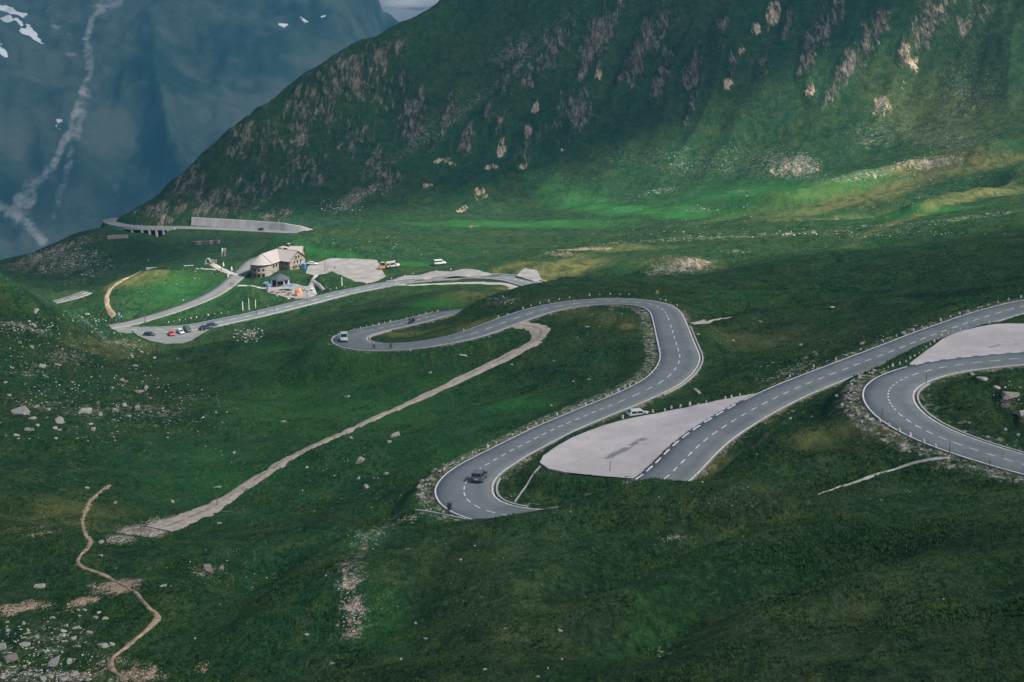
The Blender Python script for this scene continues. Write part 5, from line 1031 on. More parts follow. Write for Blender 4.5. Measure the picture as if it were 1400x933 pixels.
for q in (2.6, 4.6, 6.6, 8.6): window(mid+t2*q+f_*5.3+Vector((0, 0, EZ-1.1)), t2, f_, 0.8, 0.9); window(mid+t2*q+f_*5.3+Vector((0, 0, EZ-3.2)), t2, f_, 0.8, 1.1)
f1 = n1 if n1.x > 0 else -n1
for q in (2.0, 4.2): window(c0+t1*q+f1*4.5+Vector((0, 0, EZ-1.6)), t1, f1, 0.9, 1.1)
dr = ip('door', lambda bm: bpoly(bm, [gd+gt*x+gn*0.03+Vector((0, 0, z)) for x, z in ((1.5, -134.6), (2.6, -134.6), (2.6, -132.3), (1.5, -132.3))], 0.07, gn), M_FRAME); h_ = part('handle', lambda bm: bbox(bm, gd+gt*2.4+gn*0.14+Vector((0, 0, -133.5)), (0.12, 0.12, 0.2)), M_GREYM); h_.parent = dr
for (x, y, z, w_, h) in ((-93.6, 661.8, RZ-1.0, 0.9, 1.9), (-94.7, 664.0, RZ-1.2, 0.8, 1.6), (-93.4, 668.5, RZ-0.4, 0.9, 1.7), (-96.2, 662.9, RZ-0.7, 0.7, 1.5)):
    ch = ip('chimney', lambda bm: bbox(bm, (x, y, z), (w_, w_, h), 0.5), M_TRIM)
    cp = part('chimney_cap', lambda bm: bbox(bm, (x, y, z+h), (w_*1.3, w_*1.3, 0.15), 0.5), M_GUTTER); cp.parent = ch

# terrace pavilion
pc = G3d(383, 391.5); M_SLATE = plain('dark_slate_roof', (0.050, 0.062, 0.075), 0.6, 0.15, 1.5)
pv_ = empty('pavilion', pc, rad(12), 'terrace pavilion with dark hipped roof on white posts', 'pavilion')
def pro(bm):
    n = 8; e = [Vector((4.3*math.cos(2*math.pi*(i+.5)/n), 3.5*math.sin(2*math.pi*(i+.5)/n), 3.1)) for i in range(n)]; m_ = [Vector((p.x*.5, p.y*.5, 4.4)) for p in e]
    bloft(bm, [[p-Vector((0, 0, .18)) for p in e], e, m_, [Vector((p.x*.04, p.y*.04, 5.1)) for p in e]])
part('roof', pro, M_SLATE, pv_)
for i in range(8):
    a = 2*math.pi*(i+.5)/8; part('post', lambda bm: btube(bm, (3.7*math.cos(a), 3.0*math.sin(a), -.4), (3.7*math.cos(a), 3.0*math.sin(a), 3.0), 0.14, 0.14, 8), M_WHITE, pv_)
part('porch_roof', lambda bm: bpoly(bm, [(-1.6, -3.2, 3.15), (1.6, -3.2, 3.15), (1.4, -4.6, 2.85), (-1.4, -4.6, 2.85)], 0.16, (0, 0, 1)), M_SLATE, pv_)
part('back_wall', lambda bm: bbox(bm, (0, 1.2, 0), (5.6, 0.25, 2.9)), M_TRIM, pv_); part('bar_counter', lambda bm: bbox(bm, (0.4, -0.8, 0), (3.0, 0.6, 1.1)), M_WOOD, pv_)
M_PAR = plain('blue_canvas', (0.09, 0.15, 0.27), 0.8, 0.15, 2)
def parasol(u, v, lab):
    t = empty('parasol', G3d(u, v), rs.uniform(0, 1), lab, 'parasol', 'blue parasols on the inn terrace'); part('pole', lambda bm: btube(bm, (0, 0, 0), (0, 0, 2.7), 0.04, 0.04, 6), M_WHITE, t)
    part('canopy', lambda bm: bloft(bm, [[Vector((1.35*math.cos(i*math.pi/4), 1.35*math.sin(i*math.pi/4), 2.0+(.0 if i % 2 else .06))) for i in range(8)], [Vector((.7*math.cos(i*math.pi/4), .7*math.sin(i*math.pi/4), 2.45)) for i in range(8)], [Vector((.04*math.cos(i*math.pi/4), .04*math.sin(i*math.pi/4), 2.7)) for i in range(8)]]), M_PAR, t); part('base', lambda bm: btube(bm, (0, 0, 0), (0, 0, .15), 0.3, 0.26, 8), M_CONC, t)
for u, v in ((363.5,394), (368,397), (390,398), (396,397.5), (400,398.5)): parasol(u, v, 'open blue parasol on the terrace beside the dark pavilion')
M_BRNCH = plain('bench_wood', (0.14, 0.10, 0.07), 0.8)
for i, (u, v) in enumerate(((372,401),(380,402),(388,401.5),(396,402.5),(393,405))):
    t = empty('picnic_table', G3d(u, v), rs.uniform(-.3, .3), 'brown picnic table on the terrace before the pavilion', 'table', 'tables on the terrace'); part('table_top', lambda bm: bbox(bm, (0, 0, .7), (1.8, .75, .06)), M_BRNCH, t)
    for s in (-1, 1): part('bench', lambda bm: bbox(bm, (0, s*.75, .42), (1.8, .28, .05)), M_BRNCH, t); part('leg', lambda bm: bbox(bm, (s*.6, 0, 0), (.08, 1.5, .7), 0, (1, .5)), M_BRNCH, t)
# tarpaulin-covered stack
M_ORANGE = plain('orange_tarpaulin', (0.44, 0.20, 0.11), 0.7, 0.25, 1.5, bump=0.6)
def tarp(bm):
    R = []; r = random.Random(3)
    for z, q in ((0, 1.45), (.6, 1.4), (1.3, 1.25), (2.1, 1.15), (2.6, .9), (2.85, .35)): R.append([Vector((q*math.cos(t)*(1+.16*math.sin(5*t+z))*1.05, q*math.sin(t)*(1+.13*math.cos(4*t+z*2)), z+r.uniform(-.06, .06))) for t in np.linspace(0, 2*math.pi, 16, endpoint=False)])
    bloft(bm, R)
tag(part('covered_stack', tarp, M_ORANGE), 'stack under an orange tarpaulin at the roadside end of the terrace', 'tarpaulin').location = G3d(408.5, 404.5)
for a_ in [(391,405,6,3),(398,407,7,3),(401,404.5,5,3),(386,403,4,2),(379,405,5,2),(395,409,6,3),(405,408.5,6,3),(414,406.5,8,2),(420,405.5,8,2)]: boulder(*a_, 't', 'pinkish rock on the rubble bank between terrace and main road', 'rubble bank by the terrace', rs)
# portable toilet
t = empty('portable_toilet', G3d(415.8, 368), rad(-20), 'bright blue portable toilet at the gable end of the inn', 'toilet'); part('cabin', lambda bm: bbox(bm, (0, 0, 0), (1.3, 1.3, 2.25), 0, (.96, .96)), M_BLUE, t); part('roof', lambda bm: bbox(bm, (0, 0, 2.25), (1.38, 1.38, .2), 0, (.8, .8)), plain('toilet_roof', (0.10, 0.30, 0.5)), t); d_ = part('door', lambda bm: bbox(bm, (0, -.66, .12), (.8, .06, 1.95)), plain('toilet_door', (0.02, 0.20, 0.46)), t); part('handle', lambda bm: bbox(bm, (.3, -.71, 1.0), (.06, .05, .16)), M_DARKM, d_)
# memorial arch and standing stones on the knoll path
t = empty('memorial_arch', G3d(284.5, 361), rad(-20), 'small stone memorial with rounded arch on the grass knoll', 'memorial')
def ring(bm):
    R = []; 
    for a in np.linspace(-0.12*math.pi, 1.12*math.pi, 15):
        c_, s2 = math.cos(a), max(math.sin(a), -.3); R.append([Vector((1.15*c_, y, 1.1+1.5*s2)) for y in (-.3, .3)]+[Vector((1.6*c_, y, 1.1+2.0*s2)) for y in (.3, -.3)])
    bloft(bm, R)
part('arch', ring, M_GUARD, t); part('base', lambda bm: bbox(bm, (0, 0, -.6), (3.8, 1.8, .8)), M_ROCK, t); part('altar_stone', lambda bm: bbox(bm, (0, .1, .2), (.9, .5, 1.3), 0, (.5, .8)), M_ROCKB, t)
for u, v, h in ((289.5,360,2.0),(291.5,360.2,2.2),(293.5,360.5,1.9),(295.5,360,2.1)):
    o = part('memorial_stone', lambda bm: bbox(bm, (0, 0, -.3), (.55, .45, h+.3), rs.uniform(0, .5), (.8, .8)), M_ROCK, None, False, 0.03); o.location = G3d(u, v); tag(o, 'narrow upright stone in the row beside the memorial arch', 'stone', 'stones beside the memorial arch')
for u, v in ((305.6,364),(316.8,370),(312,379.5)):
    o = part('standing_stone', lambda bm: bbox(bm, (0, 0, -.3), (.7, .5, 1.9), rs.uniform(0, .5), (.7, .7)), M_GUARD, None, False, 0.04); o.location = G3d(u, v); tag(o, 'pale standing stone beside the memorial path', 'stone', 'standing stones beside the memorial path')
M_FLAGR = plain('red_white_flag', (0.32, 0.16, 0.14), 0.8); M_FLAGW = plain('pale_flag', (0.6, 0.62, 0.6), 0.8)
for u, v, m_, lab in ((303.6, 350.5, M_FLAGW, 'tall white flagpole with furled pale flag behind the memorial lawn'), (307.6, 350.5, M_FLAGR, 'tall flagpole with drooping reddish flag behind the memorial lawn')):
    t = empty('flagpole', G3d(u, v), 0, lab, 'flagpole'); part('pole', lambda bm: btube(bm, (0, 0, -.3), (0, 0, 4.6), .09, .06, 8), M_WHITE, t)
    part('flag', lambda bm: bloft(bm, [[Vector((.1, 0, 4.4)), Vector((.8, .12, 4.2)), Vector((.8, .16, 4.2)), Vector((.1, .05, 4.4))], [Vector((.1, 0, 3.0)), Vector((.7, -.15, 2.4)), Vector((.7, -.1, 2.4)), Vector((.1, .05, 3.0))], [Vector((.1, 0, 2.3)), Vector((.5, .1, 1.7)), Vector((.5, .15, 1.7)), Vector((.1, .05, 2.3))]]), m_, t)
# viewpoint on the knoll top
t = empty('viewpoint_wall', G3d(207, 367.5), rad(4), 'low pale viewing wall on top of the grass knoll', 'wall'); part('wall', lambda bm: bbox(bm, (0, 0, -.5), (5.5, .5, 1.0)), M_CONC, t); part('coping', lambda bm: bbox(bm, (0, 0, .5), (5.7, .65, .12)), M_GUARD, t)
t = empty('mast', G3d(203.5, 367), 0, 'thin mast standing behind the viewing wall on the knoll', 'mast'); part('shaft', lambda bm: btube(bm, (0, 0, -.3), (0, 0, 4.2), .08, .05, 8), M_DARKM, t); part('finial', lambda bm: btube(bm, (0, 0, 4.1), (0, 0, 4.5), .16, .05, 8), M_WHITE, t)
t = empty('stone_bench', G3d(258, 364.5), rad(15), 'long pale stone bench on the knoll edge', 'bench'); part('seat', lambda bm: bbox(bm, (0, 0, .4), (5.0, .8, .15)), M_GUARD, t)
for x in (-1.8, 0, 1.8): part('support', lambda bm: bbox(bm, (x, 0, -.3), (.4, .6, .7)), M_ROCK, t)

# ------------------------------------------------------------------ vehicles
M_TYRE = plain('tyre', (0.018, 0.018, 0.018), 0.85); M_RIM = plain('rim', (0.32, 0.33, 0.34), 0.35, metal=0.7); M_PLATE = plain('plate', (0.6, 0.6, 0.58), 0.5); M_RED = plain('tail_red', (0.30, 0.015, 0.012), 0.3); M_LAMP = plain('lamp_glass', (0.6, 0.62, 0.62), 0.2); M_PLAST = plain('black_plastic', (0.025, 0.025, 0.027), 0.6)
def paint(name, c): 
    k = NT(name); return k.done(k.mix(k.ramp(k.noise(2.0, 3), 0.3, 0.7), tuple(x*.94 for x in c), c), 0.32, None, 0.5)
DIM = {'suv': (4.55, 1.88, 1.66, 1.02), 'hatch': (4.15, 1.78, 1.48, .92), 'saloon': (4.75, 1.82, 1.45, .92), 'van': (5.2, 2.0, 2.2, 1.15), 'camper': (5.4, 2.05, 2.65, 1.2)}
def vehicle(kind, pos, fwd, up, mat, label, group=None, name=None, roofbox=False):
    L, W_, H, belt = DIM[kind]; hw = W_/2
    f = Vector(fwd).normalized(); z = Vector(up).normalized(); y = z.cross(f).normalized(); f = y.cross(z)
    t = empty(name or {'van': 'van', 'camper': 'camper_van'}.get(kind, 'car'), pos, 0, label, 'van' if kind in ('van', 'camper') else 'car', group)
    t.rotation_euler = Matrix((f, y, z)).transposed().to_euler()
    if kind == 'suv': hood, cab = .98, [(-L/2+.10, .02), (-L/2+.38, 1), (.55, 1), (1.15, .02)]
    elif kind == 'hatch': hood, cab = .90, [(-L/2+.12, .02), (-L/2+.55, 1), (.35, 1), (1.05, .02)]
    elif kind == 'saloon': hood, cab = .90, [(-L/2+.55, .02), (-L/2+1.25, 1), (.40, 1), (1.15, .02)]
    elif kind == 'van': hood, cab = 1.08, [(-L/2+.05, .02), (-L/2+.15, 1), (L/2-1.75, 1), (L/2-.75, .02)]
    else: hood, cab = 1.15, [(-L/2+.05, .02), (-L/2+.12, 1), (L/2-1.65, 1), (L/2-.85, .02)]
    def rr(x, z0, z1, h, c_=.12): return [Vector((x, -h, z0+c_)), Vector((x, -h+c_, z0)), Vector((x, h-c_, z0)), Vector((x, h, z0+c_)), Vector((x, h, z1-c_)), Vector((x, h-c_, z1)), Vector((x, -h+c_, z1)), Vector((x, -h, z1-c_))]
    def body(bm): bloft(bm, [rr(-L/2, .42, belt-.18, hw*.84), rr(-L/2+.12, .30, belt-.03, hw*.96), rr(-L/2+.6, .24, belt, hw), rr(0, .22, belt, hw), rr(cab[3][0], .22, belt-.01, hw), rr(L/2-.45, .26, hood-.07, hw*.97), rr(L/2-.12, .32, hood-.16, hw*.92), rr(L/2, .42, hood-.3, hw*.80)])
    b = part('body', body, mat, t, True)
    tw = .80 if kind not in ('van', 'camper') else .90
    def cabin(bm):
        R = []
        for x, k_ in cab:
            zt = belt-.03+(H-belt)*k_; ht = hw*(.97-(.97-tw)*k_); R.append([Vector((x, -hw*.97, belt-.04)), Vector((x, hw*.97, belt-.04)), Vector((x, ht, zt-.04*k_)), Vector((x, ht-.12, zt)), Vector((x, -ht+.12, zt)), Vector((x, -ht, zt-.04*k_))])
        bloft(bm, R)
    part('cabin', cabin, mat, t)
    def pane(a, bq, inset, nm):   # between two cab stations (front or rear screen)
        (x0, k0), (x1, k1) = a, bq; n = Vector(((H-belt)*(1 if x0 > x1 else -1), 0, abs(x0-x1))).normalized(); q = []
        for (fr, s) in ((.12, -1), (.12, 1), (.88, 1), (.88, -1)):
            x = x0+(x1-x0)*fr; k_ = k0+(k1-k0)*fr; hh = hw*(.97-(.97-tw)*k_)-.10; q.append(Vector((x, s*hh, belt-.03+(H-belt)*k_))+n*.012)
        part(nm, lambda bm: bpoly(bm, q, .012, n), M_GLASS, t)
    pane(cab[3], cab[2], 0, 'windscreen'); pane(cab[0], cab[1], 0, 'rear_window')
    xs = [cab[1][0]+.02, cab[2][0]]; nwin = 2 if kind != 'camper' else 2
    for s in (-1, 1):
        for j in range(2):
            x0 = xs[0]+(xs[1]-xs[0])*j/2+.05; x1 = xs[0]+(xs[1]-xs[0])*(j+1)/2-.05; ext0 = .22 if j == 0 else 0; ext1 = .32 if j == 1 else 0; z0, z1 = (belt+.03, H-.16) if kind not in ('van', 'camper') else (belt+.12, min(H-.35, belt+.8)); k0, k1 = (z0-belt)/(H-belt), (z1-belt)/(H-belt)
            y0, y1 = s*(hw*(.97-(.97-tw)*k0)+.008), s*(hw*(.97-(.97-tw)*k1)+.008)
            part('side_window', lambda bm: bpoly(bm, [Vector((x0-ext0*.6, y0, z0)), Vector((x1+ext1, y0, z0)), Vector((x1, y1, z1)), Vector((x0, y1, z1))], .012, (0, s, 0)), M_GLASS, t)
        part('mirror', lambda bm: bbox(bm, (cab[3][0]-.25, s*(hw+.10), belt), (.14, .22, .16)), M_PLAST, t)
        part('headlight', lambda bm: bbox(bm, (L/2-.14, s*hw*.66, hood-.36), (.2, .36, .14)), M_LAMP, t); part('tail_light', lambda bm: bbox(bm, (-L/2+.08, s*hw*.72, belt-.30), (.16, .34, .2)), M_RED, t)
    part('front_bumper', lambda bm: bbox(bm, (L/2-.12, 0, .26), (.3, W_*.82, .24)), M_PLAST, t); part('rear_bumper', lambda bm: bbox(bm, (-L/2+.12, 0, .28), (.3, W_*.86, .24)), M_PLAST, t); part('number_plate', lambda bm: bbox(bm, (-L/2-.02, 0, .62), (.03, .5, .12)), M_PLATE, t)
    if kind == 'suv':
        for s in (-1, 1): part('roof_rail', lambda bm: btube(bm, (-L/2+.5, s*hw*.74, H+.03), (.5, s*hw*.74, H+.03), .03, .03, 6), M_RIM, t)
    r = .34 if kind not in ('van', 'camper') else .36
    for x in (-L*.30, L*.31):
        for s in (-1, 1):
            w_ = part('wheel', lambda bm: btube(bm, (x, s*(hw-.24), r), (x, s*(hw+.01), r), r, r, 14), M_TYRE, t, False); part('rim', lambda bm: btube(bm, (x, s*(hw+.0), r), (x, s*(hw+.025), r), r*.62, r*.55, 10), M_RIM, w_)
    if roofbox: part('roof_box', lambda bm: bbox(bm, (-.2, 0, H+.02), (1.6, .8, .3), 0, (.85, .8)), M_PLAST, t)
    return t
def on_road(R, u, v, off=0.0, rev=False, lift=0.03):
    i = nearest(R, u, v); N = frame(R); j0, j1 = max(i-2, 0), min(i+2, len(R)-1); f = Vector(R[j1]-R[j0]).normalized(); p = Vector(R[i])+Vector((N[i][0], N[i][1], 0))*off+Vector((0, 0, lift))
    up = Vector((0, 0, 1))-f*f.z; return p, (-f if rev else f), up
def at_px(R, u, v, rev=False, lift=0.03):
    """on the road surface R where the sight line (u,v) meets it"""
    g_ = ground(u, v); i = int(np.argmin(np.hypot(R[:, 0]-g_[0], R[:, 1]-g_[1]))); N = frame(R); off = float((g_[:2]-R[i][:2])@N[i]); j0, j1 = max(i-2, 0), min(i+2, len(R)-1); f = Vector(R[j1]-R[j0]).normalized()
    return Vector((g_[0], g_[1], R[i][2]+lift)), (-f if rev else f), Vector((0, 0, 1))-f*f.z
M_SUV = paint('slate_blue_paint', (0.075, 0.105, 0.130)); M_SILV = paint('silver_paint', (0.42, 0.45, 0.47)); M_WHT = paint('white_car_paint', (0.55, 0.55, 0.54)); M_REDP = paint('red_paint', (0.48, 0.06, 0.03)); M_GRNP = paint('dark_green_paint', (0.035, 0.065, 0.055)); M_NAVY = paint('navy_paint', (0.025, 0.035, 0.06)); M_BLKP = paint('black_paint', (0.015, 0.015, 0.017))
p, f, u_ = at_px(RA, 655, 657.5); vehicle('suv', p, f, u_, M_SUV, 'dark slate-blue car climbing through the lowest hairpin')
p, f, u_ = at_px(RA, 470.5, 467); vehicle('van', p, Vector((0.10, -1, 0)), u_, M_SILV, 'silver-grey van turning in the far left hairpin')
def parked(kind, u, v, dx, dy, mat, lab, grp=None):
    g_ = ground(u, v); e = 1.2; up = Vector((-(Hz(g_[0]+e, g_[1])-Hz(g_[0]-e, g_[1]))/(2*e), -(Hz(g_[0], g_[1]+e)-Hz(g_[0], g_[1]-e))/(2*e), 1)); return vehicle(kind, (g_[0], g_[1], g_[2]+0.22), (dx, dy, 0), up, mat, lab, grp)
parked('hatch', 204.5, 460, 1, -.25, M_GRNP, 'dark green car at the hill edge of the roadside bay'); parked('hatch', 235, 459, .35, -1, M_REDP, 'red car facing out of the roadside bay'); parked('hatch', 247.5, 456.5, .55, -1, M_SILV, 'silver car between the red car and the dark grey car'); parked('suv', 256.5, 453.2, .6, -1, M_GRNP, 'dark grey-green car at the upper end of the parked row'); parked('saloon', 281.5, 450.5, 1, .42, M_NAVY, 'dark navy car parked lengthwise beside the main road'); parked('hatch', 290, 447.4, 1, .42, M_NAVY, 'second dark navy car half behind the lengthwise parked one')
g_ = ground(875, 569.5); vehicle('hatch', (g_[0], g_[1]+2.0, g_[2]-.75), (1, .22, 0), (0, 0, 1), M_WHT, 'white car tucked behind the rim of the big parking area')
parked('saloon', 427, 363, 1, -.15, M_WHT, 'white car parked beside the blue portable toilet'); parked('camper', 538, 366.5, 1, -.1, M_WHT, 'large white van on the grass end of the inn car park'); parked('van', 601.5, 362.5, 1, .25, M_WHT, 'white van alone on the lawn above the main road'); parked('hatch', 421, 398, 1, .15, M_SILV, 'grey car on the small lane beside the orange tarpaulin')
p, f, u_ = on_road(RG, 355, 315.3, 0.5); vehicle('hatch', p, f, u_, M_NAVY, 'dark car passing the long retaining wall')
# small excavator
M_EXC = plain('machine_orange', (0.34, 0.16, 0.06), 0.5)
t = empty('excavator', G3d(523, 369.5), rad(15), 'small orange excavator with dark cab beside the large white van', 'excavator')
for s in (-1, 1): part('track', lambda bm: bbox(bm, (0, s*.9, 0), (3.0, .5, .8), 0, (.8, 1)), M_TYRE, t)
part('house', lambda bm: bbox(bm, (-.3, 0, .85), (2.4, 2.0, 1.0), 0, (.95, .95)), M_EXC, t); cb = part('cab', lambda bm: bbox(bm, (.2, .5, 1.7), (1.3, 1.0, 1.4), 0, (.85, .9)), M_NAVY, t); part('cab_window', lambda bm: bbox(bm, (.2, -.02, 2.1), (.9, .06, .8)), M_GLASS, cb); part('cab_roof', lambda bm: bbox(bm, (.2, .5, 3.1), (1.4, 1.1, .12)), M_SILV, cb)
part('boom', lambda bm: (btube(bm, (.7, -.4, 1.4), (2.2, -.4, 3.0), .2, .16, 6), btube(bm, (2.2, -.4, 3.0), (3.2, -.4, 1.6), .15, .12, 6)), M_EXC, t); part('bucket', lambda bm: bbox(bm, (3.2, -.4, .9), (.8, .9, .7), 0, (.5, 1)), M_DARKM, t)

# ------------------------------------------------------------------ people, bicycles, motorcycle
def skin_body(joints, bones, mats, regions):
    """one continuous body grown over a joint skeleton"""
    names = list(joints); me = bpy.data.meshes.new('body'); me.from_pydata([joints[n][:3] for n in names], [(names.index(a), names.index(b)) for a, b in bones], [])
    o = bpy.data.objects.new('body_tmp', me); COL.objects.link(o); sk = o.modifiers.new('s', 'SKIN'); sk.use_smooth_shade = True
    sv = me.skin_vertices[0].data
    for i, n in enumerate(names): r = joints[n][3]; sv[i].radius = (r, r); sv[i].use_root = (n == 'pelvis')
    sb = o.modifiers.new('d', 'SUBSURF'); sb.levels = 1; sb.render_levels = 1
    dg = bpy.context.evaluated_depsgraph_get(); me2 = bpy.data.meshes.new_from_object(o.evaluated_get(dg)); bpy.data.objects.remove(o); me2.name = 'body'
    me2.materials.clear()
    for m_ in mats: me2.materials.append(m_)
    J = np.array([joints[n][:3] for n in names]); reg = [regions[n] for n in names]
    for pl in me2.polygons: pl.material_index = reg[int(np.argmin(((J-np.array(pl.center))**2).sum(1)))]
    return me2
BONES = [('pelvis', 'chest'), ('chest', 'neck'), ('neck', 'head'), ('head', 'crown'), ('chest', 'shL'), ('shL', 'elL'), ('elL', 'haL'), ('chest', 'shR'), ('shR', 'elR'), ('elR', 'haR'), ('pelvis', 'knL'), ('knL', 'anL'), ('anL', 'toL'), ('pelvis', 'knR'), ('knR', 'anR'), ('anR', 'toR')]
REG = {'pelvis': 1, 'chest': 0, 'neck': 0, 'head': 2, 'crown': 3, 'shL': 0, 'shR': 0, 'elL': 0, 'elR': 0, 'haL': 2, 'haR': 2, 'knL': 1, 'knR': 1, 'anL': 1, 'anR': 1, 'toL': 4, 'toR': 4}
def stand(step=.18): return {'pelvis': (0, 0, .95, .15), 'chest': (.02, 0, 1.30, .17), 'neck': (.03, 0, 1.50, .07), 'head': (.05, 0, 1.62, .10), 'crown': (.04, 0, 1.72, .09), 'shL': (.02, .2, 1.42, .075), 'elL': (-.06, .27, 1.15, .05), 'haL': (.05, .28, .90, .045), 'shR': (.02, -.2, 1.42, .075), 'elR': (.03, -.27, 1.15, .05), 'haR': (.14, -.27, .92, .045), 'knL': (step*.6, .10, .52, .08), 'anL': (step, .10, .09, .055), 'toL': (step+.16, .10, .05, .05), 'knR': (-step*.2, -.10, .50, .08), 'anR': (-step, -.10, .09, .055), 'toR': (-step+.15, -.10, .05, .05)}
def ride(dx=0, s=1.0): return {'pelvis': (-.22, 0, 1.0, .15), 'chest': (.10, 0, 1.36, .17), 'neck': (.22, 0, 1.52, .07), 'head': (.30, 0, 1.62, .105), 'crown': (.29, 0, 1.74, .11), 'shL': (.14, .19, 1.44, .075), 'elL': (.34, .25, 1.22, .05), 'haL': (.52, .22, 1.08, .045), 'shR': (.14, -.19, 1.44, .075), 'elR': (.34, -.25, 1.22, .05), 'haR': (.52, -.22, 1.08, .045), 'knL': (.16, .13, .72, .085), 'anL': (-.02, .12, .36, .055), 'toL': (.14, .12, .32, .05), 'knR': (.12, -.13, .62, .085), 'anR': (-.10, -.12, .24, .055), 'toR': (.06, -.12, .20, .05)}
CL = {n: plain('cloth_'+n, c_, 0.85) for n, c_ in {'teal': (0.02, 0.30, 0.33), 'black': (0.02, 0.02, 0.022), 'grey': (0.16, 0.16, 0.17), 'navy': (0.03, 0.04, 0.08), 'rust': (0.30, 0.10, 0.05), 'white': (0.6, 0.62, 0.62), 'skin': (0.45, 0.27, 0.19), 'hair': (0.05, 0.035, 0.025), 'helm': (0.35, 0.50, 0.58)}.items()}
def person(pos, fwd, pose, cols, label):
    o = put('person', skin_body(pose, BONES, [CL[c_] for c_ in cols], REG)); o.location = pos; o.rotation_euler[2] = math.atan2(fwd[1], fwd[0]); return tag(o, label, 'person')
for (u, v), f, pose, cols, lab in [((316,392.2), (-1, -1), stand(), ('black', 'navy', 'skin', 'hair', 'black'), 'person in a black jacket walking on the access lane below the inn'), ((319.2,393.4), (-1, -1), stand(.1), ('grey', 'black', 'skin', 'hair', 'black'), 'person in grey walking beside the one in the black jacket'), ((302.8,371.8), (1, -.4), stand(.05), ('black', 'black', 'skin', 'hair', 'black'), 'person in black standing on the memorial path'), ((457.8,369.5), (1, 0), stand(.08), ('navy', 'black', 'skin', 'hair', 'black'), 'person in dark clothes standing at the edge of the inn car park'), ((448,370.4), (-1, 0), stand(.12), ('rust', 'grey', 'skin', 'hair', 'black'), 'person in a rust-brown jacket near the tall lamp pole'),
    ((1078.5,322.5), (-1, .2), stand(.2), ('navy', 'black', 'skin', 'hair', 'black'), 'hiker in navy on the stony crest path'), ((1081.5,322.3), (-1, .2), stand(.15), ('white', 'grey', 'skin', 'hair', 'black'), 'hiker in a white top beside the navy one on the crest'), ((1098,321.5), (-1, 0), stand(.18), ('black', 'black', 'skin', 'hair', 'black'), 'hiker in black walking alone along the stony crest'), ((300.5,371.2), (1, -.4), stand(.1), ('white', 'grey', 'skin', 'hair', 'black'), 'person in a pale top on the memorial path')]:
    p_ = ground(u, v); person(p_+np.array([0, 0, .02+.0003*p_[1]]), f, pose, cols, lab)
for a_ in [(1077,320.5,7,4),(1070,321.5,6,2),(1086,322,5,2),(1112,318.5,9,3),(1116,321,5,3)]: boulder(*a_, 't', 'tan rock on the stony crest where the hikers walk', 'tan rocks on the crest', rs)
def torus(bm, c_, R, r, n=18, m=5):
    rings = []
    for i in range(n+1):
        a = 2*math.pi*i/n; rings.append([Vector((c_[0]+(R+r*math.cos(b))*math.cos(a), c_[1]+r*math.sin(b), c_[2]+(R+r*math.cos(b))*math.sin(a))) for b in np.linspace(0, 2*math.pi, m, endpoint=False)])
    bloft(bm, rings, False)
def bicycle(p, f, up, lab, fr):
    t = empty('bicycle', p, math.atan2(f[1], f[0]), lab, 'bicycle')
    for x in (-.52, .52): w_ = part('wheel', lambda bm: torus(bm, (x, 0, .34), .32, .022), M_TYRE, t); part('hub', lambda bm: btube(bm, (x, -.05, .34), (x, .05, .34), .03, .03, 6), M_RIM, w_)
    part('frame', lambda bm: [btube(bm, a, b, .022, .022, 6) for a, b in (((-.52, 0, .34), (-.05, 0, .30)), ((-.05, 0, .30), (.38, 0, .78)), ((-.18, 0, .82), (.38, 0, .82)), ((-.05, 0, .30), (-.20, 0, .92)), ((-.52, 0, .34), (-.18, 0, .80)), ((.52, 0, .34), (.36, 0, .92)))], fr, t)
    part('handlebar', lambda bm: btube(bm, (.42, -.24, 1.0), (.42, .24, 1.0), .02, .02, 6), M_PLAST, t); part('saddle', lambda bm: bbox(bm, (-.22, 0, .92), (.26, .14, .06), 0, (.8, .8)), M_PLAST, t); part('pedals', lambda bm: btube(bm, (-.05, -.14, .28), (-.05, .14, .30), .03, .03, 6), M_PLAST, t); return t
for (u, v), cols, fr, l1, l2 in [((511.5,478.2), ('grey', 'black', 'skin', 'helm', 'black'), M_DARKM, 'dark bicycle under the cyclist in grey', 'cyclist in grey riding next to the far left hairpin'), ((534.5,478.4), ('black', 'black', 'skin', 'white', 'black'), M_DARKM, 'dark bicycle under the cyclist in black', 'cyclist in black with a white helmet following the one in grey')]:
    p, f, u_ = at_px(RA, u, v); bicycle(p, f, u_, l1, fr); person(p+Vector((0, 0, .0)), f, ride(), cols, l2)
p, f, u_ = at_px(RA, 562, 443.5, rev=True)
t = empty('motorcycle', p, math.atan2(f[1], f[0]), 'black touring motorcycle with side cases on the road past the van', 'motorcycle'); sc_m = 1.0
for x in (-.78, .82): w_ = part('wheel', lambda bm: torus(bm, (x, 0, .33), .25, .085, 16, 6), M_TYRE, t); part('rim', lambda bm: btube(bm, (x, -.05, .33), (x, .05, .33), .17, .17, 10), M_RIM, w_)
t.scale = (1.22, 1.22, 1.22)
part('engine', lambda bm: bbox(bm, (.05, 0, .25), (.75, .5, .45), 0, (.8, .7)), M_DARKM, t); part('fuel_tank', lambda bm: bloft(bm, [[Vector((x, h*math.cos(a), z+.14*math.sin(a))) for a in np.linspace(0, 2*math.pi, 8, endpoint=False)] for x, h, z in ((-.12, .12, .80), (.1, .2, .86), (.35, .2, .88), (.5, .1, .84))]), M_BLKP, t, True)
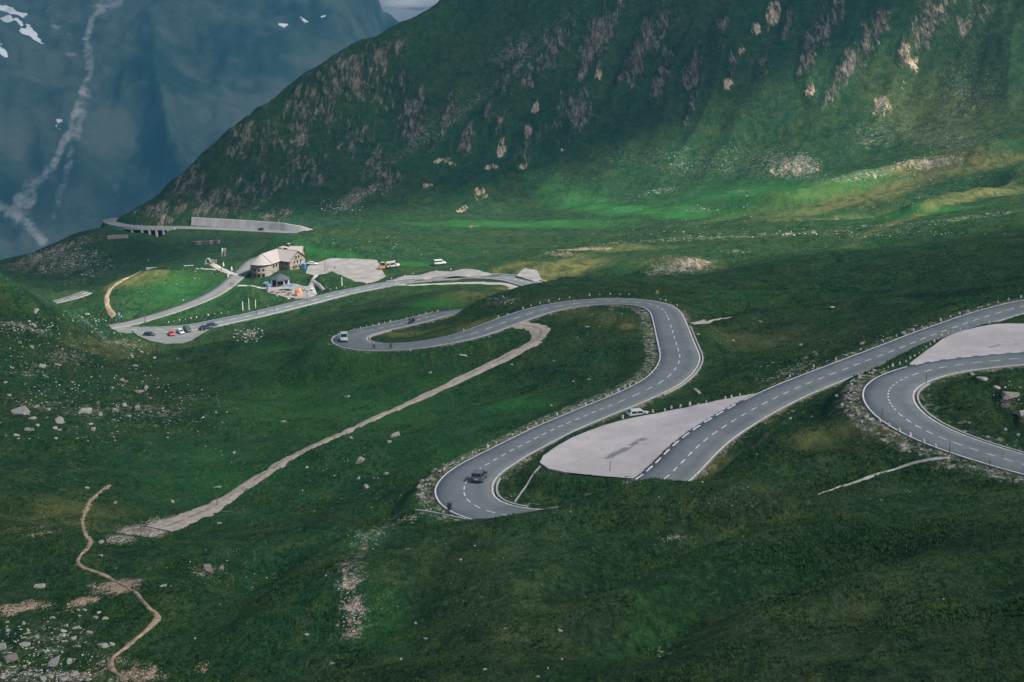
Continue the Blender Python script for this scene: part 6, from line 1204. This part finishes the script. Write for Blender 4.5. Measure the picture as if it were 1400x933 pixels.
part('fairing', lambda bm: bloft(bm, [[Vector((x, h*math.cos(a), z+q*math.sin(a))) for a in np.linspace(0, 2*math.pi, 8, endpoint=False)] for x, h, z, q in ((.35, .36, .72, .34), (.65, .36, .78, .34), (.92, .2, .74, .22))]), M_BLKP, t, True); part('windshield', lambda bm: bpoly(bm, [(.78, -.22, 1.0), (.78, .22, 1.0), (.58, .17, 1.38), (.58, -.17, 1.38)], .02), M_GLASS, t)
part('seat', lambda bm: bbox(bm, (-.4, 0, .74), (.8, .34, .12), 0, (.9, .7)), M_PLAST, t); part('top_case', lambda bm: bbox(bm, (-1.0, 0, .86), (.45, .5, .36), 0, (.85, .85)), M_BLKP, t)
for s in (-1, 1): part('side_case', lambda bm: bbox(bm, (-.78, s*.36, .42), (.55, .26, .42), 0, (.9, .85)), M_BLKP, t); part('fork', lambda bm: btube(bm, (.82, s*.09, .33), (.60, s*.09, .95), .03, .03, 6), M_RIM, t)
part('handlebar', lambda bm: btube(bm, (.48, -.36, 1.06), (.48, .36, 1.06), .025, .025, 6), M_PLAST, t); part('headlight', lambda bm: bbox(bm, (.93, 0, .72), (.08, .24, .16)), M_LAMP, t)
mr = person(p+Vector((0, 0, -.06)), f, ride(), ('teal', 'teal', 'skin', 'helm', 'black'), 'rider in teal suit with pale blue helmet on the black motorcycle')
mr.scale = (1.22, 1.22, 1.22)
# ------------------------------------------------------------------ clouds
k = NT('cloud'); tr = k.n('ShaderNodeBsdfTranslucent'); tr.inputs[0].default_value = (0.8, 0.82, 0.85, 1); df = k.n('ShaderNodeBsdfDiffuse'); df.inputs[0].default_value = (0.85, 0.86, 0.88, 1); mx = k.n('ShaderNodeMixShader'); mx.inputs[0].default_value = 0.35; k.l(df.outputs[0], mx.inputs[1]); k.l(tr.outputs[0], mx.inputs[2]); tp = k.n('ShaderNodeBsdfTransparent'); mt = k.n('ShaderNodeMixShader'); mt.inputs[0].default_value = 0.55; k.l(mx.outputs[0], mt.inputs[1]); k.l(tp.outputs[0], mt.inputs[2]); k.l(mt.outputs[0], k.out.inputs['Surface']); M_CLOUD = k.m; M_DENSE = M_CLOUD.copy(); M_DENSE.name = 'dense_cloud'; [setattr(n_.inputs[0], 'default_value', 0.40) for n_ in M_DENSE.node_tree.nodes if n_.type == 'MIX_SHADER' and abs(n_.inputs[0].default_value-0.55) < .01]
def cloud(c_, rx, ry, rz_, seed, lab, mat=None):
    r = random.Random(seed); bm = bmesh.new()
    bmesh.ops.create_icosphere(bm, subdivisions=4, radius=1.0); V = np.array([v_.co[:] for v_ in bm.verts])
    n = fbm(V[:, 0]*3+seed*7, V[:, 1]*3+V[:, 2]*2.3, 1.1, 4, seed, 0.55); q = 1+0.55*n
    for v_, a in zip(bm.verts, q):
        zz_ = v_.co.z*a; v_.co = (v_.co.x*a*rx, v_.co.y*a*ry, (zz_ if zz_ > 0 else zz_*0.35)*rz_)
    o = put('cloud', fin(bm, 'cloud', mat or M_CLOUD, True)); o.location = c_; return tag(o, lab, 'cloud', None)
def over(x, y, zg, h): t_ = (h-zg)/SUN_DIR.z; return (x+SUN_DIR.x*t_, y+SUN_DIR.y*t_, h)
cloud(over(30, 268, -90, 620), 340, 205, 90, 1, 'broad grey cloud overhead shading the foreground slopes')
cloud(over(-130, 1235, -100, 640), 390, 215, 110, 2, 'long cloud shading the big green slope', M_DENSE)
cloud(over(-400, 930, -170, 640), 230, 150, 80, 3, 'small cloud shading the shoulder below the far road', M_DENSE)
cloud(over(-1100, 4900, -350, 900), 1500, 1500, 200, 4, 'wide cloud bank shading the far valley side')
cloud((-640, 9300, -380), 800, 300, 420, 5, 'white cloud behind the dip of the far skyline')
# ------------------------------------------------------------------ the air
HZ = bpy.data.meshes.new('haze')
bm = bmesh.new(); bmesh.ops.create_cube(bm, size=1.0); bm.to_mesh(HZ); bm.free()
hz = put('haze', HZ); hz.scale = (9400, 7600, 1640); hz.location = (-600, 3650, -1120+820)
m = bpy.data.materials.new('haze'); m.use_nodes = True; t = m.node_tree; t.nodes.clear()
o_ = t.nodes.new('ShaderNodeOutputMaterial'); pv = t.nodes.new('ShaderNodeVolumePrincipled'); t.links.new(pv.outputs[0], o_.inputs['Volume'])
pv.inputs['Color'].default_value = (0.065, 0.27, 0.45, 1); pv.inputs['Density'].default_value = 1.35e-4; pv.inputs['Anisotropy'].default_value = 0.1
HZ.materials.append(m); tag(hz, 'pale blue haze filling the valley', None, None, 'stuff')
